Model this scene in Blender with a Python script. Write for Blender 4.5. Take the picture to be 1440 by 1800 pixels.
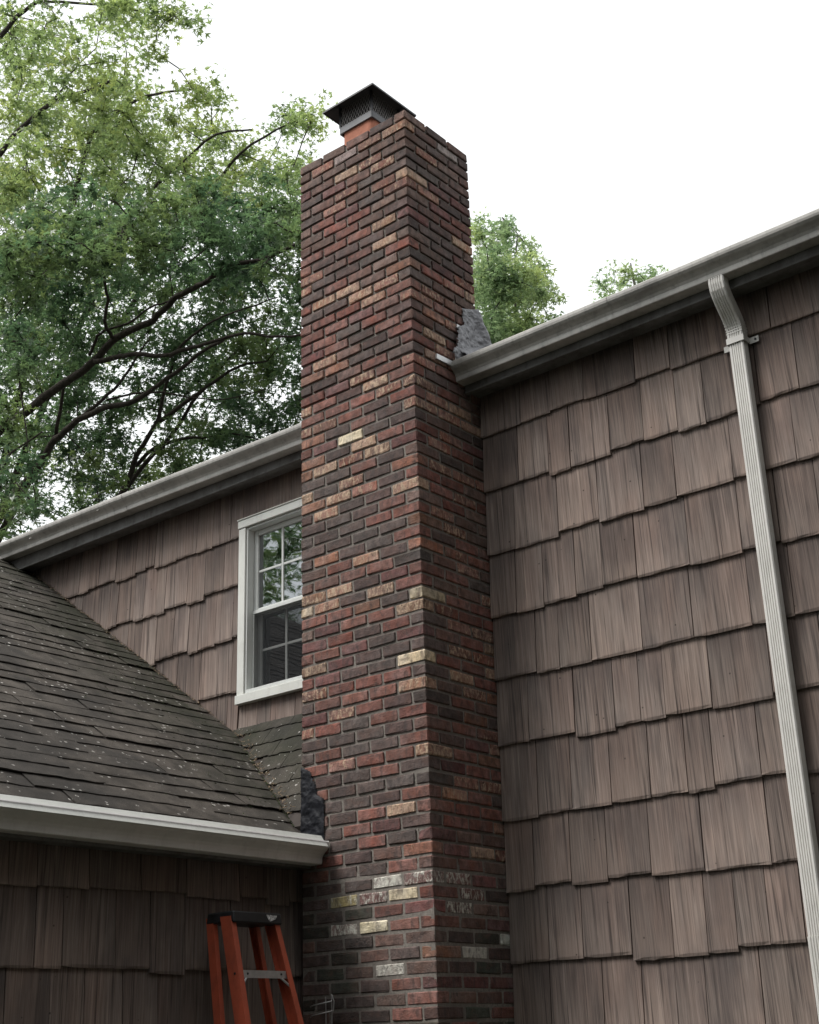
import bpy, bmesh, math, random
import numpy as np
from mathutils import Vector, Matrix, noise as mnoise

for o in list(bpy.data.objects):
    bpy.data.objects.remove(o, do_unlink=True)
SC = bpy.context.scene
COL = SC.collection
rnd = random.Random(5)
PI = math.pi

# ------------------------------------------------------------------ camera
cam_d = bpy.data.cameras.new('camera')
cam = bpy.data.objects.new('camera', cam_d)
COL.objects.link(cam)
cam_d.sensor_fit = 'HORIZONTAL'
cam_d.sensor_width = 36.0
cam_d.lens = 59.589
cam_d.clip_start = 0.05
cam_d.clip_end = 2000.0
CR = Vector((0.764202, 0.644188, -0.031884))
CU = Vector((0.259399, -0.261713, 0.929634))
CD = Vector((-0.590515, 0.718699, 0.367103))
cam.matrix_world = Matrix(((CR.x, CU.x, -CD.x, 4.154625), (CR.y, CU.y, -CD.y, -5.138126), (CR.z, CU.z, -CD.z, -5.179904), (0, 0, 0, 1)))
SC.camera = cam

# ------------------------------------------------------------------ sky, sun, exposure
SUN_AZ, SUN_EL = math.radians(216.0), math.radians(56.0)   # azimuth from +Y clockwise
world = bpy.data.worlds.new('World')
SC.world = world
world.use_nodes = True
wt = world.node_tree
wt.nodes.clear()
w_out = wt.nodes.new('ShaderNodeOutputWorld')
w_bg = wt.nodes.new('ShaderNodeBackground')
w_sky = wt.nodes.new('ShaderNodeTexSky')
w_sky.sky_type = 'NISHITA'
w_sky.sun_disc = False
w_sky.sun_elevation = SUN_EL
w_sky.sun_rotation = SUN_AZ
w_sky.air_density = 1.0
w_sky.dust_density = 3.0
w_hs = wt.nodes.new('ShaderNodeHueSaturation')
w_hs.inputs['Saturation'].default_value = 0.12
w_mix = wt.nodes.new('ShaderNodeMix')
w_mix.data_type = 'RGBA'
w_mix.inputs[0].default_value = 0.9
w_mix.inputs[7].default_value = (7.6, 7.8, 7.9, 1)        # even cloud cover
wt.links.new(w_sky.outputs[0], w_hs.inputs['Color'])
wt.links.new(w_hs.outputs[0], w_mix.inputs[6])
wt.links.new(w_mix.outputs[2], w_bg.inputs['Color'])
wt.links.new(w_bg.outputs[0], w_out.inputs[0])
w_bg.inputs['Strength'].default_value = 0.07

sun_d = bpy.data.lights.new('sun', 'SUN')
sun_d.energy = 1.5
sun_d.angle = math.radians(26.0)
sun_d.color = (1.0, 0.97, 0.93)
sun = bpy.data.objects.new('sun', sun_d)
COL.objects.link(sun)
sv = Vector((math.sin(SUN_AZ) * math.cos(SUN_EL), math.cos(SUN_AZ) * math.cos(SUN_EL), math.sin(SUN_EL)))
sun.rotation_euler = sv.to_track_quat('Z', 'Y').to_euler()
sun.location = sv * 30

SC.render.engine = 'CYCLES'
vs = SC.view_settings
vs.view_transform = 'Standard'
vs.look = 'None'
vs.exposure = 1.3
vs.gamma = 1.0
vs.use_curve_mapping = False

# ------------------------------------------------------------------ tables
BRICK_FRONT = [[0, 0, 4, 0, 0], [6, 7, 8, 7, 0], [4, 4, 0, 4, 0], [0, 7, 6, 4, 0], [3, 7, 4, 0, 3], [0, 3, 7, 0, 0], [6, 7, 0, 7, 3], [7, 3, 2, 1, 0], [0, 0, 1, 1, 0], [0, 0, 1, 0, 0], [0, 6, 1, 1, 1], [3, 0, 3, 3, 7], [0, 6, 1, 0, 7], [1, 3, 3, 3, 0], [3, 0, 4, 1, 3], [0, 0, 6, 6, 0], [0, 7, 6, 3, 3], [1, 6, 1, 1, 0], [0, 4, 0, 1, 1], [3, 1, 3, 1, 0], [0, 1, 3, 1, 0], [1, 3, 0, 6, 0], [1, 3, 3, 5, 5], [3, 1, 0, 3, 0], [0, 1, 0, 0, 1], [1, 6, 3, 1, 0], [0, 0, 0, 1, 1], [1, 3, 0, 7, 0], [0, 3, 1, 3, 5], [3, 3, 9, 2, 0], [1, 1, 6, 3, 5], [2, 6, 7, 6, 0], [4, 3, 1, 3, 3], [5, 3, 7, 3, 6], [1, 3, 7, 6, 5], [6, 3, 3, 6, 3], [0, 1, 3, 3, 3], [1, 1, 3, 3, 0], [5, 3, 3, 3, 3], [1, 3, 3, 5, 3], [0, 3, 6, 1, 4], [3, 1, 1, 4, 4], [0, 2, 3, 6, 6], [1, 6, 3, 6, 9], [9, 3, 5, 1, 1], [6, 1, 1, 2, 0], [3, 1, 3, 1, 2], [2, 3, 2, 1, 0], [3, 3, 3, 2, 6], [9, 3, 3, 2, 1], [3, 1, 1, 1, 7], [6, 1, 1, 1, 3], [3, 14, 1, 7, 2], [1, 1, 3, 1, 7], [4, 3, 3, 3, 3], [1, 3, 3, 1, 3], [6, 1, 1, 7, 1], [3, 1, 3, 3, 0], [3, 3, 3, 3, 0], [1, 3, 3, 3, 0], [1, 6, 1, 3, 0], [14, 2, 1, 3, 0], [2, 3, 1, 3, 0], [5, 4, 14, 1, 0], [4, 1, 3, 3, 0], [11, 10, 3, 0, 0], [1, 9, 11, 12, 0], [2, 1, 13, 0, 0], [1, 1, 9, 11, 0], [4, 4, 3, 0, 0], [5, 3, 4, 13, 0], [4, 10, 4, 13, 0], [2, 1, 3, 13, 0], [1, 4, 3, 0, 0], [3, 1, 3, 0, 0], [0, 0, 0, 0, 0], [0, 0, 0, 0, 0], [0, 0, 0, 0, 0], [0, 0, 0, 0, 0], [0, 0, 0, 0, 0], [0, 0, 0, 0, 0], [0, 0, 0, 0, 0]]
BRICK_RIGHT = [[0, 0, 0], [0, 0, 8, 0], [0, 0, 0], [0, 7, 0, 0], [0, 0, 0], [0, 3, 3, 0], [0, 0, 0], [0, 7, 3, 3], [0, 0, 0], [0, 0, 0, 0], [3, 0, 6], [3, 3, 0, 0], [0, 3, 0], [0, 0, 3, 0], [0, 0, 0], [0, 0, 0, 0], [1, 0, 0], [1, 7, 0, 0], [1, 1, 0], [0, 0, 0, 0], [3, 3, 0], [0, 6, 1, 0], [1, 0, 0], [3, 6, 0, 0], [3, 0, 0], [3, 3, 0, 0], [0, 0, 0], [0, 0, 0, 0], [0, 0, 0], [0, 4, 0, 0], [0, 7, 0], [0, 0, 0, 0], [0, 0, 0], [0, 7, 0, 0], [0, 0, 0], [0, 0, 0, 0], [7, 0, 0], [0, 0, 0, 0], [0, 0, 0], [0, 0, 0, 0], [0, 7, 0], [7, 0, 7, 0], [0, 0, 0], [0, 0, 0, 0], [0, 0, 0], [0, 7, 0, 0], [0, 0, 0], [0, 0, 0, 0], [0, 0, 7], [0, 0, 0, 0], [0, 0, 0], [0, 0, 0, 0], [0, 0, 0], [0, 0, 0, 0], [0, 0, 0], [0, 0, 0, 0], [0, 0, 0], [0, 0, 0, 0], [0, 0, 0], [0, 0, 0, 0], [0, 0, 0], [0, 0, 0, 0], [0, 0, 0], [0, 0, 0, 0], [0, 0, 0], [0, 11, 0, 0], [0, 11, 0], [0, 11, 0, 0], [11, 0, 0], [0, 0, 0, 10], [0, 10, 0], [11, 0, 0, 0], [0, 0, 0], [0, 0, 0, 0], [0, 0, 0], [0, 0, 0, 0], [0, 0, 0], [0, 0, 0, 0], [0, 0, 0], [0, 0, 0, 0], [0, 0, 0], [0, 0, 0, 0]]
CLUMPS_A = [(-7.12, 2.69, 4.14, 0.36), (-6.96, 2.35, 3.84, 0.24), (-5.61, 1.86, 3.03, 0.23), (-5.14, 2.83, 3.30, 0.35), (-6.15, 4.84, 4.96, 0.24), (-4.40, 3.70, 3.41, 0.25), (-8.11, 2.72, 4.17, 0.28), (-6.93, 2.10, 3.54, 0.24), (-8.05, 2.92, 4.29, 0.34), (-8.35, 3.09, 4.61, 0.37), (-7.34, 2.91, 3.92, 0.24), (-6.31, 2.18, 3.19, 0.34), (-6.65, 2.34, 3.38, 0.39), (-7.71, 3.44, 4.38, 0.39), (-5.72, 2.50, 3.16, 0.33), (-5.81, 2.64, 3.29, 0.27), (-6.26, 2.73, 3.32, 0.22), (-5.60, 2.35, 2.91, 0.27), (-5.55, 2.77, 3.35, 0.23), (-5.85, 2.77, 3.24, 0.23), (-7.20, 4.09, 4.61, 0.42), (-6.19, 3.74, 3.84, 0.31), (-5.71, 3.06, 3.22, 0.19), (-5.68, 2.98, 3.47, 0.36), (-6.81, 4.52, 4.44, 0.29), (-5.28, 3.07, 3.20, 0.34), (-5.66, 3.86, 3.94, 0.35), (-5.57, 3.80, 3.63, 0.29), (-4.64, 3.19, 2.86, 0.25), (-5.91, 4.41, 4.04, 0.27), (-5.25, 4.02, 3.74, 0.33), (-6.20, 4.96, 4.48, 0.24), (-4.71, 3.44, 3.02, 0.23), (-6.21, 5.25, 4.76, 0.32), (-5.10, 4.23, 3.74, 0.34), (-5.41, 4.86, 4.04, 0.21), (-6.65, 1.76, 2.72, 0.33), (-7.45, 2.30, 3.43, 0.23), (-8.08, 2.65, 3.70, 0.39), (-6.86, 1.70, 2.74, 0.21), (-7.14, 1.87, 3.08, 0.38), (-6.75, 2.08, 3.01, 0.37), (-6.35, 1.97, 2.70, 0.34), (-7.60, 2.56, 3.48, 0.38), (-6.23, 1.61, 2.57, 0.22), (-7.49, 3.11, 3.78, 0.37), (-5.99, 1.86, 2.56, 0.22), (-7.27, 2.76, 3.72, 0.24), (-6.70, 2.39, 3.24, 0.32), (-7.59, 3.38, 3.97, 0.38), (-7.86, 3.61, 4.04, 0.31), (-7.03, 2.97, 3.55, 0.31), (-5.94, 2.19, 2.59, 0.32), (-7.49, 3.51, 3.94, 0.28), (-6.78, 3.04, 3.64, 0.28), (-6.24, 2.63, 3.00, 0.25), (-7.69, 3.86, 4.40, 0.43), (-7.47, 3.82, 4.02, 0.26), (-5.76, 2.52, 2.78, 0.33), (-5.99, 3.01, 2.97, 0.25), (-5.49, 2.54, 2.66, 0.35), (-7.67, 4.25, 4.47, 0.33), (-5.69, 2.88, 3.00, 0.35), (-7.26, 4.33, 4.27, 0.23), (-7.34, 4.35, 4.27, 0.41), (-7.20, 4.51, 4.53, 0.32), (-6.85, 3.93, 4.06, 0.25), (-7.01, 4.10, 4.21, 0.30), (-5.58, 3.62, 3.21, 0.37), (-5.13, 3.12, 2.89, 0.37), (-5.10, 3.01, 2.74, 0.29), (-5.20, 3.03, 2.89, 0.24), (-6.11, 4.03, 3.77, 0.24), (-6.23, 4.71, 4.24, 0.30), (-5.89, 4.36, 3.73, 0.34), (-5.95, 4.17, 3.61, 0.31), (-6.78, 5.16, 4.43, 0.26), (-5.19, 3.64, 3.21, 0.28), (-5.58, 4.46, 3.53, 0.25), (-5.82, 4.60, 3.82, 0.36), (-4.93, 3.73, 2.88, 0.19), (-5.13, 3.89, 3.20, 0.35), (-5.88, 4.42, 3.60, 0.37), (-5.07, 4.12, 3.33, 0.32), (-4.52, 3.73, 2.91, 0.34), (-5.84, 4.90, 4.07, 0.39), (-5.00, 4.34, 3.50, 0.24), (-5.76, 5.21, 4.27, 0.43), (-7.02, 1.91, 2.63, 0.36), (-7.50, 2.09, 3.04, 0.22), (-8.39, 2.62, 3.42, 0.26), (-7.59, 2.19, 3.06, 0.39), (-7.93, 2.43, 3.40, 0.22), (-7.28, 2.05, 2.83, 0.33), (-9.28, 3.82, 4.36, 0.43), (-7.13, 2.30, 2.84, 0.23), (-6.69, 2.06, 2.76, 0.28), (-7.93, 2.80, 3.52, 0.39), (-7.98, 2.78, 3.56, 0.29), (-7.05, 2.47, 3.10, 0.38), (-6.35, 2.24, 2.66, 0.36), (-8.33, 3.49, 3.87, 0.23), (-6.62, 2.67, 3.04, 0.35), (-6.38, 2.55, 2.89, 0.20), (-6.69, 2.65, 2.88, 0.28), (-6.44, 2.60, 2.91, 0.33), (-6.46, 2.66, 2.95, 0.33), (-8.39, 4.42, 4.27, 0.31), (-7.17, 3.41, 3.64, 0.33), (-9.25, 5.29, 4.96, 0.47), (-8.03, 4.07, 4.04, 0.42), (-6.76, 3.12, 3.10, 0.28), (-6.14, 3.09, 2.94, 0.22), (-7.06, 3.82, 3.60, 0.26), (-5.90, 2.78, 2.69, 0.30), (-6.20, 3.61, 3.06, 0.27), (-6.51, 3.66, 3.33, 0.32), (-5.34, 2.85, 2.49, 0.25), (-6.74, 4.22, 3.61, 0.25), (-8.28, 5.92, 4.85, 0.47), (-5.97, 3.93, 3.14, 0.28), (-7.89, 5.40, 4.51, 0.45), (-5.84, 3.50, 3.07, 0.26), (-5.47, 3.56, 2.93, 0.32), (-5.53, 3.63, 2.85, 0.29), (-6.09, 4.43, 3.44, 0.38), (-6.70, 5.15, 4.11, 0.29), (-6.98, 5.29, 4.14, 0.41), (-6.22, 4.33, 3.42, 0.28), (-5.17, 4.04, 2.89, 0.25), (-4.90, 3.53, 2.55, 0.20), (-5.77, 4.34, 3.20, 0.36), (-6.40, 5.46, 3.90, 0.27), (-6.01, 5.24, 3.67, 0.27), (-5.98, 5.32, 3.89, 0.40), (-8.06, 2.62, 3.12, 0.38), (-8.09, 2.73, 3.29, 0.26), (-8.89, 2.99, 3.78, 0.44), (-8.19, 2.56, 3.04, 0.29), (-8.29, 2.93, 3.13, 0.24), (-8.73, 3.35, 3.58, 0.30), (-7.35, 2.34, 2.67, 0.26), (-9.36, 3.99, 4.06, 0.38), (-10.20, 4.55, 4.56, 0.38), (-8.51, 3.40, 3.75, 0.43), (-8.14, 3.42, 3.62, 0.34), (-8.82, 3.77, 3.84, 0.34), (-8.30, 3.49, 3.66, 0.41), (-10.56, 5.40, 5.45, 0.32), (-9.91, 5.34, 5.01, 0.35), (-9.64, 4.75, 4.62, 0.31), (-9.80, 5.77, 4.91, 0.44), (-8.02, 4.05, 3.88, 0.24), (-7.43, 4.29, 3.63, 0.26), (-9.30, 5.92, 5.24, 0.45), (-9.46, 5.94, 5.13, 0.45), (-9.14, 5.88, 4.72, 0.31), (-7.64, 5.01, 4.15, 0.31), (-8.54, 6.19, 4.67, 0.33), (-7.35, 4.94, 3.63, 0.29), (-8.22, 5.93, 4.71, 0.41), (-7.84, 5.78, 4.52, 0.24), (-8.02, 6.15, 4.64, 0.47), (-8.68, 6.61, 4.87, 0.28), (-7.54, 6.21, 4.22, 0.40), (-8.75, 7.23, 5.46, 0.34), (-7.80, 6.98, 4.63, 0.34), (-8.17, 7.52, 5.38, 0.48), (-6.50, 5.80, 3.82, 0.41), (-7.61, 2.34, 2.36, 0.24), (-6.66, 1.78, 1.80, 0.30), (-9.02, 3.23, 3.30, 0.26), (-7.45, 2.25, 2.15, 0.34), (-11.21, 5.09, 4.76, 0.39), (-11.10, 4.93, 4.67, 0.47), (-10.64, 5.24, 4.55, 0.44), (-9.78, 4.51, 4.02, 0.45), (-8.49, 3.58, 3.36, 0.34), (-10.24, 5.42, 4.82, 0.45), (-8.48, 4.17, 3.34, 0.30), (-10.06, 5.56, 4.76, 0.28), (-9.48, 5.19, 4.36, 0.47), (-9.62, 5.26, 4.17, 0.46), (-7.74, 4.32, 3.21, 0.29), (-9.19, 5.53, 4.28, 0.41), (-7.81, 4.80, 3.43, 0.25), (-7.77, 5.15, 3.59, 0.45), (-8.13, 5.34, 3.75, 0.32), (-8.09, 5.77, 4.04, 0.34), (-8.90, 6.44, 4.39, 0.31), (-7.79, 5.48, 3.87, 0.43), (-8.73, 6.81, 4.48, 0.40), (-7.52, 5.67, 3.94, 0.33), (-7.30, 5.90, 3.68, 0.32), (-7.78, 6.28, 3.92, 0.32), (-6.54, 5.96, 3.45, 0.42), (-8.13, 7.16, 4.66, 0.42), (-6.54, 5.69, 3.22, 0.35), (-8.46, 2.87, 2.60, 0.34), (-7.69, 2.61, 2.03, 0.36), (-6.85, 1.95, 1.57, 0.27), (-9.08, 3.79, 3.29, 0.31), (-6.79, 2.07, 1.69, 0.22), (-10.56, 5.26, 4.18, 0.44), (-8.32, 3.73, 3.02, 0.40), (-9.27, 4.50, 3.35, 0.36), (-9.64, 4.84, 3.66, 0.27), (-9.45, 4.90, 3.90, 0.31), (-8.56, 4.55, 3.31, 0.33), (-8.20, 4.42, 3.11, 0.41), (-9.17, 5.86, 4.00, 0.46), (-8.00, 4.90, 3.24, 0.41), (-9.05, 5.65, 3.79, 0.25), (-9.73, 6.52, 4.25, 0.27), (-7.75, 4.89, 3.28, 0.42), (-9.60, 7.06, 4.56, 0.41), (-8.04, 5.69, 3.35, 0.40), (-8.47, 5.93, 3.84, 0.32), (-7.13, 5.32, 3.23, 0.33), (-7.23, 5.47, 3.18, 0.30), (-8.86, 6.85, 4.29, 0.37), (-8.25, 6.89, 3.86, 0.48), (-7.52, 6.16, 3.48, 0.37), (-7.93, 6.68, 3.95, 0.42), (-8.42, 7.45, 4.47, 0.36), (-7.95, 7.43, 4.21, 0.27), (-7.15, 6.66, 3.43, 0.42), (-6.84, 1.95, 1.45, 0.30), (-11.18, 5.39, 4.03, 0.45), (-9.77, 4.24, 3.39, 0.40), (-9.54, 4.69, 3.44, 0.41), (-8.83, 3.96, 2.76, 0.29), (-10.11, 5.17, 3.81, 0.38), (-10.87, 5.74, 4.30, 0.41), (-10.33, 5.90, 4.03, 0.29), (-9.10, 5.29, 3.34, 0.33), (-8.74, 5.51, 3.28, 0.42), (-9.48, 5.71, 3.51, 0.29), (-8.99, 5.83, 3.56, 0.33), (-9.11, 6.15, 3.50, 0.36), (-8.07, 5.45, 3.09, 0.29), (-9.36, 6.90, 4.13, 0.35), (-8.69, 6.38, 3.62, 0.48), (-8.97, 7.04, 3.93, 0.28), (-8.92, 6.92, 3.71, 0.39), (-8.70, 7.28, 4.08, 0.45), (-7.50, 6.00, 2.91, 0.35), (-8.18, 6.94, 3.78, 0.46), (-8.22, 7.60, 3.93, 0.32), (-7.14, 6.58, 3.02, 0.23), (-7.18, 6.45, 3.18, 0.26), (-8.25, 2.76, 1.81, 0.38), (-8.60, 2.96, 1.78, 0.32), (-10.97, 5.09, 3.38, 0.32), (-8.91, 3.51, 2.05, 0.27), (-10.04, 4.84, 2.96, 0.38), (-8.91, 4.02, 2.50, 0.43), (-8.80, 4.07, 2.55, 0.35), (-8.44, 4.39, 2.44, 0.37), (-11.08, 5.90, 4.00, 0.44), (-8.56, 4.43, 2.30, 0.34), (-8.68, 4.81, 2.65, 0.38), (-9.48, 5.39, 3.07, 0.37), (-8.77, 5.37, 2.97, 0.39), (-9.84, 7.01, 3.53, 0.50), (-9.60, 6.28, 3.42, 0.40), (-9.70, 7.42, 4.04, 0.27), (-7.69, 5.21, 2.25, 0.22), (-9.05, 7.25, 3.56, 0.45), (-9.72, 7.47, 4.07, 0.48), (-7.29, 5.47, 2.42, 0.38), (-8.59, 7.33, 3.43, 0.36), (-7.47, 6.05, 2.46, 0.28), (-7.61, 6.31, 2.64, 0.38), (-7.14, 6.40, 2.73, 0.28), (-8.36, 7.51, 3.50, 0.44), (-7.26, 6.53, 2.89, 0.28), (-9.30, 3.76, 2.09, 0.44), (-9.05, 3.34, 1.96, 0.29), (-10.99, 5.05, 3.10, 0.37), (-9.86, 4.47, 2.65, 0.25), (-11.41, 5.70, 3.49, 0.50), (-10.77, 5.38, 2.85, 0.49), (-10.58, 5.62, 2.98, 0.49), (-9.24, 4.78, 2.41, 0.44), (-9.16, 5.05, 2.48, 0.27), (-9.90, 5.59, 2.82, 0.43), (-8.12, 5.03, 2.25, 0.29), (-8.47, 5.25, 2.09, 0.30), (-9.10, 6.03, 2.60, 0.38), (-10.16, 7.22, 3.47, 0.51), (-7.93, 5.75, 2.30, 0.26), (-8.06, 5.85, 2.45, 0.41), (-8.08, 5.75, 2.24, 0.23), (-8.36, 6.27, 2.67, 0.34), (-9.48, 7.62, 3.45, 0.41), (-8.20, 6.33, 2.52, 0.44), (-7.43, 6.37, 2.16, 0.34), (-8.69, 7.65, 3.22, 0.31), (-7.73, 6.49, 2.58, 0.25), (-9.08, 8.27, 3.42, 0.39), (-7.47, 6.65, 2.61, 0.36), (-7.99, 7.32, 2.81, 0.35), (-7.18, 2.37, 0.65, 0.33), (-7.81, 2.54, 0.71, 0.37), (-10.42, 4.73, 2.27, 0.35), (-10.06, 4.44, 1.95, 0.28), (-11.31, 6.04, 2.82, 0.44), (-10.99, 5.78, 2.69, 0.30), (-8.69, 4.32, 1.74, 0.33), (-11.17, 6.19, 2.83, 0.50), (-11.16, 6.55, 3.00, 0.49), (-10.44, 6.11, 2.86, 0.50), (-10.58, 6.66, 2.83, 0.45), (-10.62, 7.05, 2.90, 0.43), (-8.37, 5.47, 1.96, 0.40), (-9.83, 6.62, 2.63, 0.38), (-9.64, 6.51, 2.70, 0.42), (-8.53, 6.08, 1.96, 0.45), (-8.57, 6.26, 2.01, 0.30), (-8.74, 6.87, 2.65, 0.36), (-8.81, 7.07, 2.64, 0.30), (-8.56, 7.02, 2.63, 0.47), (-7.74, 6.53, 2.07, 0.33), (-8.67, 3.20, 0.86, 0.34), (-8.56, 3.32, 0.78, 0.41), (-7.44, 2.67, 0.33, 0.29), (-10.09, 4.48, 1.61, 0.41), (-9.16, 4.45, 1.44, 0.33), (-9.05, 4.48, 1.26, 0.28), (-10.26, 5.57, 2.23, 0.42), (-10.44, 5.70, 2.09, 0.26), (-8.57, 4.61, 1.48, 0.23), (-11.09, 6.69, 2.65, 0.48), (-8.55, 5.26, 1.56, 0.29), (-9.46, 5.84, 1.77, 0.33), (-9.30, 6.22, 1.86, 0.32), (-8.56, 3.11, 0.42, 0.38), (-11.52, 5.53, 1.80, 0.35), (-11.60, 6.24, 2.28, 0.43), (-10.96, 6.14, 1.92, 0.39), (-5.56, 5.82, 4.02, 0.40), (-5.49, 5.14, 1.89, 0.32), (-5.90, 6.46, 2.71, 0.33), (-6.85, 7.39, 3.63, 0.32), (-6.66, 6.48, 3.37, 0.32), (-6.14, 7.08, 5.12, 0.28), (-5.74, 6.14, 2.24, 0.32), (-5.25, 5.34, 2.94, 0.33), (-5.45, 6.06, 2.87, 0.37), (-6.15, 6.20, 4.68, 0.30), (-6.71, 6.93, 2.73, 0.39), (-5.32, 5.17, 2.22, 0.27), (-7.02, 7.56, 3.97, 0.29), (-6.28, 6.11, 4.07, 0.22), (-5.43, 5.32, 2.58, 0.28), (-5.56, 6.14, 2.22, 0.25), (-6.81, 6.45, 5.27, 0.35), (-6.82, 6.68, 4.15, 0.23), (-5.44, 5.93, 2.30, 0.35), (-6.81, 7.37, 4.91, 0.26), (-5.85, 5.94, 3.94, 0.37), (-7.46, 7.86, 4.51, 0.26), (-5.51, 5.20, 2.66, 0.39), (-6.03, 5.93, 3.65, 0.37), (-5.14, 5.73, 2.58, 0.28), (-6.70, 7.26, 5.19, 0.38), (-5.51, 5.22, 3.34, 0.35), (-5.44, 4.90, 2.32, 0.37), (-5.12, 5.21, 2.61, 0.23), (-6.92, 6.89, 2.81, 0.38), (-4.86, 4.32, 3.34, 0.35), (-6.61, 6.33, 4.56, 0.35), (-5.69, 5.54, 3.27, 0.32), (-5.47, 5.35, 3.40, 0.27)]
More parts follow.
